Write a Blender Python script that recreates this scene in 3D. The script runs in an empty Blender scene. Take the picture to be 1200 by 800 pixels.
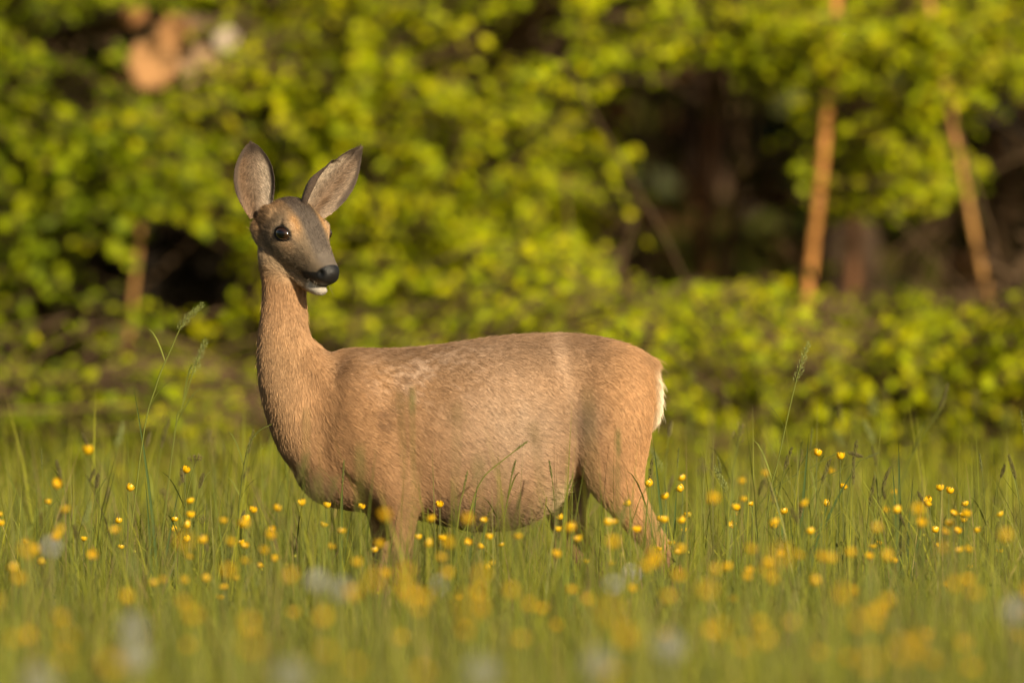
import bpy, math, random
import numpy as np

# ------------------------------------------------------------------ camera, sky, sun, exposure
sc = bpy.context.scene
S = 0.00165                 # metres per photograph pixel at the deer
DIST = 27.5                 # camera to deer
CAMH = 1.0
ZC = (820 - 400) * S        # height of the picture centre at the deer
cam_d = bpy.data.cameras.new('camera'); cam = bpy.data.objects.new('camera', cam_d)
sc.collection.objects.link(cam); sc.camera = cam
PITCH = math.atan2(CAMH - ZC, DIST)
cam.location = (0, -DIST, CAMH)
cam.rotation_euler = (math.pi / 2 - PITCH, 0, 0)
cam_d.sensor_width = 36; cam_d.lens = 36 * math.hypot(DIST, CAMH - ZC) / (1200 * S)
cam_d.clip_start = 1; cam_d.clip_end = 400
cam_d.dof.use_dof = True; cam_d.dof.focus_distance = DIST - 0.06
cam_d.dof.aperture_fstop = 4.0; cam_d.dof.aperture_blades = 9

SUN_EL, SUN_AZ = math.radians(23), math.radians(31)     # azimuth: behind the camera, towards its right
w = bpy.data.worlds.new('World'); sc.world = w; w.use_nodes = True
nt = w.node_tree; bg = nt.nodes['Background']
sky = nt.nodes.new('ShaderNodeTexSky'); sky.sky_type = 'NISHITA'; sky.sun_disc = False
sky.sun_elevation = SUN_EL
sdir = np.array([math.sin(SUN_AZ) * math.cos(SUN_EL), -math.cos(SUN_AZ) * math.cos(SUN_EL), math.sin(SUN_EL)])
sky.sun_rotation = math.atan2(sdir[0], sdir[1])
sky.air_density = 1.2; sky.dust_density = 3.0
nt.links.new(sky.outputs[0], bg.inputs[0]); bg.inputs[1].default_value = 0.05
sun_d = bpy.data.lights.new('sun', 'SUN'); sun_d.energy = 5.0; sun_d.angle = math.radians(1.5)
sun_d.color = (1.0, 0.85, 0.60)
sun = bpy.data.objects.new('sun', sun_d); sc.collection.objects.link(sun)
from mathutils import Vector
sun.rotation_euler = Vector(sdir).to_track_quat('Z', 'Y').to_euler()
sun.location = (0, -5, 30)
sc.view_settings.view_transform = 'Standard'; sc.view_settings.look = 'None'
sc.view_settings.exposure = 0.72; sc.view_settings.gamma = 1.0
sc.view_settings.use_curve_mapping = False
sc.cycles.use_denoising = True
sc.cycles.max_bounces = 8; sc.cycles.transparent_max_bounces = 8
sc.cycles_curves.shape = 'RIBBONS'

rng = np.random.default_rng(11); random.seed(5)
COL = sc.collection
PXR = cam_d.lens / 36 * 1200           # photograph pixels per radian
YH = 400 - PITCH * PXR                 # picture row of the horizon

def at(px, py, d):                     # a point seen at (px, py), d metres from the camera
    return np.array([(px - 600) / PXR * d, -DIST + d, CAMH + (YH - py) / PXR * d])

# ------------------------------------------------------------------ materials
def mat(name):
    m = bpy.data.materials.new(name); m.use_nodes = True
    n = m.node_tree; n.nodes.clear()
    return m, n, n.nodes.new, n.links.new

def attr_mat(name, rough=0.6, transl=0.0, spec=0.3, noise=0.0, scale=60, tint=(1, 1, 1), bump=0.0):
    m, n, N, L = mat(name)
    out = N('ShaderNodeOutputMaterial'); p = N('ShaderNodeBsdfPrincipled')
    a = N('ShaderNodeAttribute'); a.attribute_name = 'Col'
    col = a.outputs['Color']
    if noise > 0:
        tc = N('ShaderNodeTexCoord'); nz = N('ShaderNodeTexNoise'); nz.inputs['Scale'].default_value = scale
        nz.inputs['Detail'].default_value = 4
        L(tc.outputs['Object'], nz.inputs['Vector'])
        mr = N('ShaderNodeMapRange'); mr.inputs[3].default_value = 1 - noise; mr.inputs[4].default_value = 1 + noise
        L(nz.outputs[0], mr.inputs[0])
        mx = N('ShaderNodeMix'); mx.data_type = 'RGBA'; mx.blend_type = 'MULTIPLY'; mx.inputs[0].default_value = 1
        L(col, mx.inputs[6]); L(mr.outputs[0], mx.inputs[7]); col = mx.outputs[2]
        if bump > 0:
            b = N('ShaderNodeBump'); b.inputs['Strength'].default_value = bump; b.inputs['Distance'].default_value = 0.01
            L(nz.outputs[0], b.inputs['Height']); L(b.outputs[0], p.inputs['Normal'])
    L(col, p.inputs['Base Color']); p.inputs['Roughness'].default_value = rough
    p.inputs['Specular IOR Level'].default_value = spec
    if transl > 0:
        t = N('ShaderNodeBsdfTranslucent'); L(col, t.inputs[0])
        ms = N('ShaderNodeMixShader'); ms.inputs[0].default_value = transl
        L(p.outputs[0], ms.inputs[1]); L(t.outputs[0], ms.inputs[2]); L(ms.outputs[0], out.inputs[0])
    else:
        L(p.outputs[0], out.inputs[0])
    return m

def plain_mat(name, col, rough=0.5, spec=0.5, noise=0.25, scale=40, transl=0.0):
    m, n, N, L = mat(name)
    out = N('ShaderNodeOutputMaterial'); p = N('ShaderNodeBsdfPrincipled')
    tc = N('ShaderNodeTexCoord'); nz = N('ShaderNodeTexNoise'); nz.inputs['Scale'].default_value = scale
    L(tc.outputs['Object'], nz.inputs['Vector'])
    oi = N('ShaderNodeObjectInfo')
    ad = N('ShaderNodeMath'); ad.operation = 'ADD'; L(nz.outputs[0], ad.inputs[0]); L(oi.outputs['Random'], ad.inputs[1])
    mr = N('ShaderNodeMapRange'); mr.inputs[2].default_value = 1.6; mr.inputs[3].default_value = 1 - noise; mr.inputs[4].default_value = 1 + noise
    L(ad.outputs[0], mr.inputs[0])
    mx = N('ShaderNodeMix'); mx.data_type = 'RGBA'; mx.blend_type = 'MULTIPLY'; mx.inputs[0].default_value = 1
    mx.inputs[6].default_value = (*col, 1); L(mr.outputs[0], mx.inputs[7])
    L(mx.outputs[2], p.inputs['Base Color']); p.inputs['Roughness'].default_value = rough
    p.inputs['Specular IOR Level'].default_value = spec
    if transl > 0:
        t = N('ShaderNodeBsdfTranslucent'); L(mx.outputs[2], t.inputs[0])
        ms = N('ShaderNodeMixShader'); ms.inputs[0].default_value = transl
        L(p.outputs[0], ms.inputs[1]); L(t.outputs[0], ms.inputs[2]); L(ms.outputs[0], out.inputs[0])
    else:
        L(p.outputs[0], out.inputs[0])
    return m

# ------------------------------------------------------------------ mesh helpers
def mesh_np(name, V, quads=None, tris=None, cols=None, smooth=True):
    V = np.ascontiguousarray(V, dtype=np.float32)
    loops, starts, totals, k = [], [], [], 0
    for F, n in ((quads, 4), (tris, 3)):
        if F is not None and len(F):
            F = np.asarray(F, dtype=np.int32).reshape(-1, n)
            loops.append(F.ravel()); starts.append(k + n * np.arange(len(F), dtype=np.int32))
            totals.append(np.full(len(F), n, dtype=np.int32)); k += n * len(F)
    me = bpy.data.meshes.new(name)
    me.vertices.add(len(V)); me.vertices.foreach_set('co', V.ravel())
    lp = np.concatenate(loops); st = np.concatenate(starts)
    me.loops.add(len(lp)); me.loops.foreach_set('vertex_index', lp)
    me.polygons.add(len(st)); me.polygons.foreach_set('loop_start', st)
    me.polygons.foreach_set('use_smooth', np.full(len(st), smooth))
    if cols is not None:
        a = me.attributes.new('Col', 'FLOAT_COLOR', 'POINT')
        c = np.ones((len(V), 4), np.float32); c[:, :3] = cols
        a.data.foreach_set('color', c.ravel())
    me.update(calc_edges=True); me.validate()
    return me

def obj(name, me, m=None, parent=None, loc=None):
    o = bpy.data.objects.new(name, me); COL.objects.link(o)
    if m is not None and me is not None and not me.materials: me.materials.append(m)
    if parent is not None: o.parent = parent
    if loc is not None: o.location = loc
    return o

def tag(o, label=None, cat=None, group=None, kind=None):
    for k, v in (('label', label), ('category', cat), ('group', group), ('kind', kind)):
        if v: o[k] = v
    return o

def copy_tree(o, parent=None):
    c = o.copy(); COL.objects.link(c); c.parent = parent
    for ch in o.children: copy_tree(ch, c)
    return c

class Geo:                               # collects vertices, faces and colours for one mesh
    def __init__(s): s.V, s.Q, s.T, s.C, s.n = [], [], [], [], 0
    def add(s, V, Q=None, T=None, C=(1, 1, 1)):
        V = np.asarray(V, float)
        if Q is not None and len(Q): s.Q.append(np.asarray(Q) + s.n)
        if T is not None and len(T): s.T.append(np.asarray(T) + s.n)
        C = np.asarray(C, float); s.C.append(np.broadcast_to(C, (len(V), 3)) if C.ndim == 1 else C)
        s.V.append(V); s.n += len(V)
    def mesh(s, name, smooth=True):
        return mesh_np(name, np.concatenate(s.V), np.concatenate(s.Q) if s.Q else None,
                       np.concatenate(s.T) if s.T else None, np.concatenate(s.C), smooth)
    def tube(s, P, R, C, seg=6):
        P = np.asarray(P, float); n = len(P); R = np.broadcast_to(np.asarray(R, float), (n,))
        T = np.gradient(P, axis=0); T /= np.linalg.norm(T, axis=1)[:, None] + 1e-12
        up = np.array([0.3, 1, 0.1]) if abs(T[0][2]) > 0.7 else np.array([0, 0, 1.0])
        A = np.cross(T, up); A /= np.linalg.norm(A, axis=1)[:, None]; B = np.cross(T, A)
        ph = np.arange(seg) / seg * 2 * np.pi
        V = (P[:, None] + R[:, None, None] * (np.cos(ph)[None, :, None] * A[:, None] + np.sin(ph)[None, :, None] * B[:, None])).reshape(-1, 3)
        i = np.arange(n - 1)[:, None] * seg; j = np.arange(seg)[None]; k = (j + 1) % seg
        Q = np.stack([i + j, i + k, i + seg + k, i + seg + j], -1).reshape(-1, 4)
        C = np.asarray(C, float)
        if C.ndim == 2: C = np.repeat(C, seg, 0)
        s.add(V, Q, None, C)

def crom(P, n):                          # Catmull-Rom resampling of rows
    P = np.asarray(P, float); m = len(P)
    t = np.linspace(0, m - 1, n); i = np.clip(t.astype(int), 0, m - 2); f = (t - i)[:, None]
    p0 = P[np.maximum(i - 1, 0)]; p1 = P[i]; p2 = P[i + 1]; p3 = P[np.minimum(i + 2, m - 1)]
    return 0.5 * (2 * p1 + (p2 - p0) * f + (2 * p0 - 5 * p1 + 4 * p2 - p3) * f ** 2 + (3 * p1 - p0 - 3 * p2 + p3) * f ** 3)

def vnoise(P, scale, seed=0, oct=3):     # cheap smooth noise in -1..1
    P = np.asarray(P) * scale; r = np.random.default_rng(seed); o = np.zeros(len(P)); amp = 1; tot = 0
    for k in range(oct):
        D = r.normal(size=(6, 3)); ph = r.uniform(0, 6.28, 6)
        o += amp * np.sin(P @ D.T + ph).sum(1) / 6 * 1.6; tot += amp; amp *= 0.55; P = P * 2.1
    return o / tot

def sst(x, a, b):
    t = np.clip((x - a) / (b - a), 0, 1); return t * t * (3 - 2 * t)
# ------------------------------------------------------------------ the deer (photograph pixels, y = depth in the same unit)
TH, PH = math.radians(38), math.radians(38)
Fh = np.array([math.sin(TH), -math.cos(TH), 0]); zz = np.array([0, 0, 1.0])
HF = math.cos(PH) * Fh - math.sin(PH) * zz          # along the muzzle
HU = math.sin(PH) * Fh + math.cos(PH) * zz          # out of the forehead
HL = np.array([math.cos(TH), math.sin(TH), 0])      # the deer's left, to the right in the picture
def P3(px, py, y=0.0): return np.array([px - 600.0, y, 820.0 - py])
HO = P3(352, 280, 0)

def loft(G, rings, n, seg=36):
    # ring: centre(3), u(3), ru+, ru-, v(3), rv, exponent
    R = crom(np.array([np.concatenate(([*r[0], *r[1]], [r[2], r[3]], r[4], [r[5], r[6]])) for r in rings]), n)
    ph = np.arange(seg) / seg * 2 * np.pi; V = []
    for r in R:
        e = 2 / r[12] if len(r) > 12 else 1
        cu, sv = np.cos(ph), np.sin(ph)
        a = np.sign(cu) * np.abs(cu) ** e; b = np.sign(sv) * np.abs(sv) ** e
        ru = np.where(a > 0, r[6], r[7]); ru = np.maximum(ru, 0.5)
        V.append(r[0:3] + a[:, None] * ru[:, None] * r[3:6] + b[:, None] * max(r[11], 0.5) * r[8:11])
    V = np.array(V).reshape(-1, 3); n = len(R)
    i = np.arange(n - 1)[:, None] * seg; j = np.arange(seg)[None]; k = (j + 1) % seg
    Q = np.stack([i + j, i + k, i + seg + k, i + seg + j], -1).reshape(-1, 4)
    V = np.vstack([V, R[0][:3], R[-1][:3]]); m = n * seg
    T = [[m, (q + 1) % seg, q] for q in range(seg)] + [[m + 1, m - seg + q, m - seg + (q + 1) % seg] for q in range(seg)]
    G.add(V, Q, T)

X, Y, Z = np.eye(3)
def build_deer_mesh():
    G = Geo()
    tr = [(341, 505, 548, 14), (352, 470, 570, 32), (372, 425, 588, 46), (405, 408, 597, 57), (450, 408, 602, 66), (500, 405, 610, 75),
          (550, 398, 621, 82), (600, 392, 620, 82), (636, 390, 604, 75), (672, 390, 572, 66), (708, 395, 545, 60),
          (742, 405, 535, 56), (760, 416, 510, 45), (770, 434, 492, 28), (773, 452, 478, 9)]
    loft(G, [(P3(x, (t + b) / 2 - (b - t) * 0.04), Z, (b - t) * 0.46, (b - t) * 0.54, Y, hw, 2.25) for x, t, b, hw in tr], 70, 56)
    nk = [(336, 262, 22, 20, 30), (332, 300, 30, 27, 20), (333, 332, 26.5, 26, 16), (333, 362, 27, 27, 12), (333, 394, 31, 32, 6), (338, 426, 37, 38, 2),
          (347, 462, 42, 44, 0), (358, 502, 42, 47, 0), (370, 535, 39, 46, 0), (385, 556, 34, 42, 0)]
    loft(G, [(P3(x, y, d), X, rx, rx, Y, ry, 2.1) for x, y, rx, ry, d in nk], 44, 40)
    # withers ramp between neck and back
    loft(G, [(P3(348, 400, 4), X, 24, 24, Y, 24, 2), (P3(362, 424, 2), X, 34, 30, Y, 38, 2), (P3(385, 452, 0), X, 46, 40, Y, 44, 2), (P3(395, 490, 0), X, 40, 40, Y, 46, 2)], 20, 32)
    def leg(rows, sgn, dx=0, n=40):
        loft(G, [(P3(x + dx, y, d * sgn), X, rx, rx, Y, ry, 2.1) for x, y, rx, ry, d in rows], n, 28)
    fore = [(425, 425, 26, 14, 40), (430, 455, 36, 17, 46), (436, 500, 43, 22, 48), (447, 540, 40, 24, 48), (460, 572, 31, 22, 47), (469, 600, 21, 17, 44),
            (471, 630, 15.5, 13.5, 42), (470, 665, 13, 11.5, 41), (468, 700, 11.5, 11, 41), (467, 715, 10, 10, 41), (466, 745, 8, 8, 41), (465, 785, 8, 8, 41), (464, 800, 10, 9.5, 41), (459, 813, 9.5, 9, 41), (456, 823, 13, 11, 41)]
    leg(fore, -1); leg(fore, 1, -22)
    # muscles of the shoulder: blade ridge and upper arm
    for sg in (-1, 1):
        loft(G, [(P3(418, 418, 38 * sg), X, 9, 9, Y, 10, 2), (P3(424, 455, 54 * sg), X, 20, 20, Y, 9, 2), (P3(414, 500, 53 * sg), X, 26, 26, Y, 10, 2), (P3(400, 535, 46 * sg), X, 18, 18, Y, 10, 2)], 16, 20)
        loft(G, [(P3(404, 530, 45 * sg), X, 18, 18, Y, 12, 2), (P3(432, 555, 51 * sg), X, 24, 24, Y, 13, 2), (P3(462, 572, 52 * sg), X, 16, 16, Y, 10, 2)], 14, 20)
    hind = [(706, 408, 34, 16, 34), (708, 438, 46, 25, 42), (712, 478, 53, 30, 46), (716, 515, 47, 29, 46), (717, 550, 39, 25, 44), (724, 575, 33, 21, 42), (737, 596, 28.5, 17, 40),
            (756, 622, 23, 13.5, 38), (775, 648, 19, 11.5, 37), (785, 664, 16.5, 11, 37), (788, 680, 12.5, 10, 37), (784, 705, 9.5, 9, 37), (778, 760, 8, 8, 37), (774, 790, 9, 9, 37), (768, 808, 9.5, 9, 37), (763, 822, 13, 11, 37)]
    leg(hind, -1)
    hind2 = [(700, 440, 44, 22, 40), (690, 480, 46, 26, 45), (676, 525, 40, 25, 45), (664, 565, 33, 22, 43), (660, 595, 26, 18, 41), (670, 625, 21, 14, 40), (686, 655, 17, 12, 39), (700, 682, 14.5, 11, 38),
             (705, 700, 11, 10, 38), (702, 725, 9, 8.5, 38), (696, 770, 8, 8, 38), (692, 792, 9, 9, 38), (686, 808, 9.5, 9, 38), (681, 820, 13, 11, 38)]
    leg(hind2, 1)
    # head
    hd = [(-58, 6, -8, 10), (-52, 20, -20, 22), (-40, 29, -30, 32), (-22, 32, -36, 36), (-4, 31, -36, 36), (12, 27.5, -33, 31), (26, 23.5, -30, 25), (40, 20, -26.5, 20.5),
          (53, 17, -23, 17.5), (63, 15.5, -19, 15.5), (70, 14, -15, 14.2), (75, 11, -9, 11.5), (78, 5, -4, 6)]
    loft(G, [(HO + a * HF, HU, t, -b, HL, w_, 2.25) for a, t, b, w_ in hd], 60, 40)
    for sg in (-1, 1):
        loft(G, [(HO - 26 * HF + 6 * HU + 16 * sg * HL, HU, 16, 16, HF, 14, 2), (HO - 32 * HF + 8 * HU + 27 * sg * HL, HU, 14, 15, HF, 13, 2), (HO - 37 * HF + 8 * HU + 36 * sg * HL, HU, 9, 10, HF, 9, 2)], 10, 20)
    loft(G, [(P3(332, 262, 8), Z, 20, 40, Y, 18, 2), (P3(318, 264, 14), Z, 18, 42, Y, 16, 2), (P3(307, 265, 18), Z, 15, 32, Y, 14, 2), (P3(298, 263, 20), Z, 10, 15, Y, 10, 2), (P3(294, 262, 20), Z, 5, 7, Y, 6, 2)], 14, 24)
    # lower jaw and chin
    jw = [(-30, -28, 15, 24), (0, -31, 14, 22), (26, -30.5, 12, 17), (44, -28.5, 10, 13), (60, -26, 8.2, 10.5), (69, -23.5, 6.2, 8.5), (74, -21, 3.5, 5)]
    loft(G, [(HO + a * HF + h * HU, HU, r, r, HL, w_, 2) for a, h, r, w_ in jw], 24, 24)
    for sg in (-1, 1):   # brow ridges, cheeks, nostril wings
        loft(G, [(HO - 12 * HF + 18 * HU + 24 * sg * HL, HU, 6, 6, HL, 6, 2), (HO + 1 * HF + 19.0 * HU + 27.5 * sg * HL, HU, 6.0, 6.0, HL, 6, 2), (HO + 13 * HF + 14 * HU + 25 * sg * HL, HU, 5, 5, HL, 5, 2)], 10, 16)
        loft(G, [(HO - 34 * HF - 12 * HU + 23 * sg * HL, HU, 14, 14, HL, 9, 2), (HO - 14 * HF - 12 * HU + 27 * sg * HL, HU, 15, 15, HL, 7, 2), (HO + 6 * HF - 10 * HU + 23 * sg * HL, HU, 9, 9, HL, 5, 2)], 10, 20)
        loft(G, [(HO + 62 * HF + 5 * HU + 10.5 * sg * HL, HU, 6, 6, HL, 4, 2), (HO + 69 * HF + 3 * HU + 10 * sg * HL, HU, 6.5, 6, HL, 4.2, 2), (HO + 74 * HF + 2 * HU + 8 * sg * HL, HU, 4.5, 4.5, HL, 3.5, 2)], 8, 16)
    me = mesh_np('doe_raw', np.concatenate(G.V) * S, np.concatenate(G.Q), np.concatenate(G.T))
    o = bpy.data.objects.new('doe_raw', me); COL.objects.link(o)
    md = o.modifiers.new('r', 'REMESH'); md.mode = 'VOXEL'; md.voxel_size = 0.0031
    ev = o.evaluated_get(bpy.context.evaluated_depsgraph_get()); m2 = ev.to_mesh()
    nv = len(m2.vertices); V = np.empty(nv * 3, np.float32); m2.vertices.foreach_get('co', V); V = V.reshape(-1, 3).astype(float)
    q = np.empty(len(m2.loops), np.int32); m2.loops.foreach_get('vertex_index', q)
    tot = np.empty(len(m2.polygons), np.int32); m2.polygons.foreach_get('loop_total', tot)
    E = np.empty(len(m2.edges) * 2, np.int32); m2.edges.foreach_get('vertices', E); E = E.reshape(-1, 2)
    assert (tot == 4).all()
    ev.to_mesh_clear(); bpy.data.objects.remove(o)
    # smoothing: strong on the body, light on the face
    L = (V / S - HO); a = L @ HF; l = L @ HL; h = L @ HU
    head = (a > -45) & (np.abs(l) < 42) & (h > -40) & (a < 90)
    wgt = np.where(head, 0.0, 1.0); wgt *= 1 - 0.6 * sst(-V[:, 2] / S, -175, -120)
    deg = np.bincount(E.ravel(), minlength=nv).astype(float)
    def lap(V):
        N = np.empty_like(V)
        for k in range(3):
            N[:, k] = np.bincount(E[:, 0], V[E[:, 1], k], nv) + np.bincount(E[:, 1], V[E[:, 0], k], nv)
        return N / deg[:, None] - V
    for it in range(70):
        lam = 0.55 * (wgt if it >= 5 else np.maximum(wgt, 1.0))
        V = V + lam[:, None] * lap(V)
    for it in range(6):
        wgt = np.clip(np.bincount(E[:, 0], wgt[E[:, 1]], nv) + np.bincount(E[:, 1], wgt[E[:, 0]], nv), 0, None) / deg
    for it in range(6): V = V + 0.4 * wgt[:, None] * lap(V)
    return V, q.reshape(-1, 4)

def ear(base, tip, nrm, hw, bulge, roll_l, roll_r, prof_y, wl, n=30, m=33):
    base, tip = np.array(base, float), np.array(tip, float)
    ax = tip - base; Ln = np.linalg.norm(ax); ax /= Ln
    nrm = np.array(nrm, float); nrm -= ax * (nrm @ ax); nrm /= np.linalg.norm(nrm)
    side = np.cross(ax, nrm); side *= np.sign(side[0])          # towards picture right
    t = np.linspace(0, 1, n)[:, None]; s = np.linspace(-1, 1, m)[None]
    prof = np.interp(t[:, 0], [0, .1, .22, .38, .52, .66, .8, .9, .97, 1], prof_y)[:, None] * hw
    q = np.linspace(0, 1, 41)
    lat = np.zeros((n, m)); fwd = np.zeros((n, m))
    for i_ in range(n):
        for sgn_, rl in ((-1, roll_l), (1, roll_r)):
            thm = np.interp(t[i_, 0], [0, 0.3, 0.6, 1], rl); thq = thm * q ** (2.4 if thm > 1.7 else 1.5); wm = np.interp(t[i_, 0], [0, 0.3, 0.55, 1], wl) if sgn_ < 0 else 1.0
            cl = np.concatenate([[0], np.cumsum(np.cos(thq))[:-1]]) / 40; cf = np.concatenate([[0], np.cumsum(np.sin(thq))[:-1]]) / 40
            k_ = (s[0] * sgn_) >= 0
            lat[i_, k_] = sgn_ * np.interp(np.abs(s[0][k_]), q, cl) * prof[i_, 0] * wm
            fwd[i_, k_] = np.interp(np.abs(s[0][k_]), q, cf) * prof[i_, 0] * wm
    fwd = fwd - bulge * np.sin(np.pi * t)
    C = base + ax * Ln * t[..., None]
    front = C + side * lat[..., None] + nrm * fwd[..., None]
    thick = (2.0 * (1 - np.abs(s) ** 4) * (1 - t ** 6) + 0.35)[..., None]
    back = front - nrm * thick * 1.2
    idx = np.arange(n * m).reshape(n, m)
    Qf = np.stack([idx[:-1, :-1], idx[:-1, 1:], idx[1:, 1:], idx[1:, :-1]], -1).reshape(-1, 4)
    Qb = Qf[:, ::-1] + n * m
    rim = np.concatenate([idx[:, 0], idx[-1, 1:], idx[::-1, -1][1:]])
    Qr = np.stack([rim[:-1], rim[1:], rim[1:] + n * m, rim[:-1] + n * m], -1)
    V = np.vstack([front.reshape(-1, 3), back.reshape(-1, 3)])
    S_ = np.tile(np.broadcast_to(s, (n, m)).ravel(), 2); T_ = np.tile(np.broadcast_to(t, (n, m)).ravel(), 2)
    bk = np.r_[np.zeros(n * m), np.ones(n * m)]
    return V, np.vstack([Qf, Qb, Qr]), S_, T_, bk, ax, nrm, side

def mixc(A, B, w): return A * (1 - w[:, None]) + np.asarray(B) * w[:, None]

def build_deer():
    V, Q = build_deer_mesh()
    n0 = len(V)
    ears = [ear(P3(303, 255, 16), P3(294, 167, 6), (0.10, -1, 0.05), 27, 5, (1.6, 1.1, 0.8, 0.5), (1.6, 1.5, 1.2, 0.6),
                [.55, .74, .92, 1.04, 1.03, .93, .70, .46, .23, .05], (1, 1, 1, 1)),
            ear(P3(363, 251, 22), P3(423, 172, 26), (0.26, -0.95, -0.15), 25, 5, (3.4, 3.2, 1.9, 0.5), (1.2, 0.8, 0.6, 0.4),
                [.60, .78, .93, 1.02, 1.0, .86, .58, .34, .14, .03], (1.9, 1.85, 1.2, 1))]
    px = V[:, 0] / S + 600; py = 820 - V[:, 2] / S; yd = V[:, 1] / S
    L = V / S - HO; a = L @ HF; l = L @ HL; h = L @ HU
    # ---------------- coat colours (albedo), with some light and shade painted in
    tan = np.array([0.325, 0.185, 0.090]); C = np.tile(tan, (n0, 1))
    nz = vnoise(V, 26, 1); nz2 = vnoise(V, 75, 2); nz3 = vnoise(V * [1, 1, 2.2], 150, 3)
    C = mixc(C, (0.45, 0.25, 0.115), sst(px, 675, 745) * 0.9)                       # warm haunch, side light put into the coat
    C = mixc(C, (0.36, 0.225, 0.118), sst(-px, -385, -320) * sst(py, 340, 430) * 0.7)   # front of neck
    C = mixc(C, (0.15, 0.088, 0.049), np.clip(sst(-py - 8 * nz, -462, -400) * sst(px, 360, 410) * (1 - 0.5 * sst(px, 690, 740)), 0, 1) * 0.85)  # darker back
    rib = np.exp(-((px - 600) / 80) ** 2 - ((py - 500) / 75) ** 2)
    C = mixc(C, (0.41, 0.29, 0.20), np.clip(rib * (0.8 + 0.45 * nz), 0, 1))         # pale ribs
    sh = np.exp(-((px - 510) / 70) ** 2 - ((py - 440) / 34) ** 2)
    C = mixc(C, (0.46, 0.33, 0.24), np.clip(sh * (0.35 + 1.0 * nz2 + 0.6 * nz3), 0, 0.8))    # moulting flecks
    th = np.exp(-((px - 684) / 18) ** 2 - ((py - 492) / 28) ** 2)
    C = mixc(C, (0.20, 0.14, 0.10), np.clip(th * 0.75, 0, 1))                       # grey moult on the thigh
    hip_light = np.exp(-((px - 652 - (py - 400) * 0.2) / 9) ** 2 - ((py - 425) / 38) ** 2)
    C = mixc(C, (0.48, 0.33, 0.22), np.clip(hip_light * 0.6, 0, 1))  # pale hip stripe, a highlight painted into the coat
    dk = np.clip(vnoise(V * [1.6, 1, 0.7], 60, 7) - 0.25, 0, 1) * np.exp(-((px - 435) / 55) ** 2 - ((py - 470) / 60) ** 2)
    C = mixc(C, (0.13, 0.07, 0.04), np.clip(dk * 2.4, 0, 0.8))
    bel_shade = sst(py, 562, 612) * sst(px, 470, 520) * sst(-px, -660, -600)
    C = mixc(C, (0.13, 0.085, 0.05), bel_shade * 0.85)  # underside shading of the belly painted into the coat
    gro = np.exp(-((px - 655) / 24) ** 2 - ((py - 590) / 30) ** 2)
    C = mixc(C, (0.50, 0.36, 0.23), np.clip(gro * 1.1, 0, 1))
    C = mixc(C, (0.11, 0.075, 0.046), sst(py + 0.5 * (400 - px), 545, 605) * sst(-px, -425, -375) * 0.85)  # shade of the brisket put into the coat
    rump = sst(px + 3 * nz2 + 3 * nz3, 762, 776) * sst(-np.abs(yd), -42, -22) * sst(-py, -520, -485) * sst(py, 396, 408)
    C = mixc(C, (0.70, 0.60, 0.44), rump)
    C = mixc(C, (0.17, 0.10, 0.06), sst(py, 625, 670) * 0.75)                        # lower legs
    C = mixc(C, (0.30, 0.16, 0.08), sst(py, 690, 740))
    C = mixc(C, (0.015, 0.013, 0.012), sst(py, 806, 810))
    C *= np.clip(1 + 0.13 * nz + 0.12 * nz2, 0.6, 1.5)[:, None]
    # head
    hm = (np.abs(l) < 60) * sst(a, -56, -40) * sst(h - 0.15 * a, -50, -34) * sst(-py, -356, -334)
    H = np.tile([0.155, 0.112, 0.07], (n0, 1))
    H = mixc(H, (0.26, 0.155, 0.078), sst(-a, 10, 40) * 0.9)                         # warm behind the eye
    orange = np.array([0.32, 0.18, 0.075])
    brow = np.exp(-((a + 6 - 0.4 * np.abs(l)) / 15) ** 2 - ((np.abs(l) - 21) / 7.0) ** 2) * (h > 12)
    H = mixc(H, orange, np.clip(brow * 1.05, 0, 1))
    H = mixc(H, (0.37, 0.24, 0.135), np.exp(-((a - 16) / 9) ** 2 - ((h - 2) / 8) ** 2) * 0.7)
    fw = np.interp(a, [-60, -40, -15, 10, 35, 58, 66], [19, 17, 15.5, 14, 13, 12, 10])
    fore = sst(-np.abs(l) + fw, -5, 4) * (h > 0) * sst(a, -55, -40)
    H = mixc(H, (0.066, 0.052, 0.043), np.clip(fore * 0.88 + 0.10 * nz3, 0, 1))
    H = mixc(H, (0.125, 0.10, 0.078), np.clip(fore * sst(a, 30, 54) * 0.75, 0, 1))      # greying towards the nose
    H = mixc(H, (0.40, 0.28, 0.17), sst(-h, 12, 30) * 0.6)                            # throat
    H *= np.clip(1 + 0.22 * nz3 + 0.14 * nz2, 0.5, 1.6)[:, None]
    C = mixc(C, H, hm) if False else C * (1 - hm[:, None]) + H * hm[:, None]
    # black lip patch, white chin and the nose
    inh = sst(a, 30, 40) * sst(-np.abs(l), -40, -30) * sst(h, -40, -32) * (a < 95)
    hmth = -19 + (np.clip(a, 40, 74) - 45) * 0.22
    lip = inh * sst(a + 0.4 * (h - hmth), 42, 46) * sst(h - hmth, -3.5, -1.5) * sst(-(h - hmth) + (6 + np.clip(a - 44, 0, 26) * 0.5), -1.5, 1) * (a < 74)
    C = mixc(C, (0.012, 0.010, 0.009), lip)
    chin = inh * sst(a, 50, 58) * sst(-(h - hmth), 1.5, 3.5)
    C = mixc(C, (0.40, 0.36, 0.31), chin)
    upl = np.exp(-((a - 64) / 4) ** 2 - ((h + 12.5) / 2.2) ** 2 - ((np.abs(l) - 8) / 3.5) ** 2)
    C = mixc(C, (0.45, 0.42, 0.38), np.clip(upl * 1.1, 0, 1))
    nose = inh * sst(a - 0.25 * np.abs(h - 2), 62.5, 65.5) * sst(h, -13, -11) * (1 - upl)
    C = mixc(C, (0.009, 0.0085, 0.009), nose)
    nost = np.zeros(n0)
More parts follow.
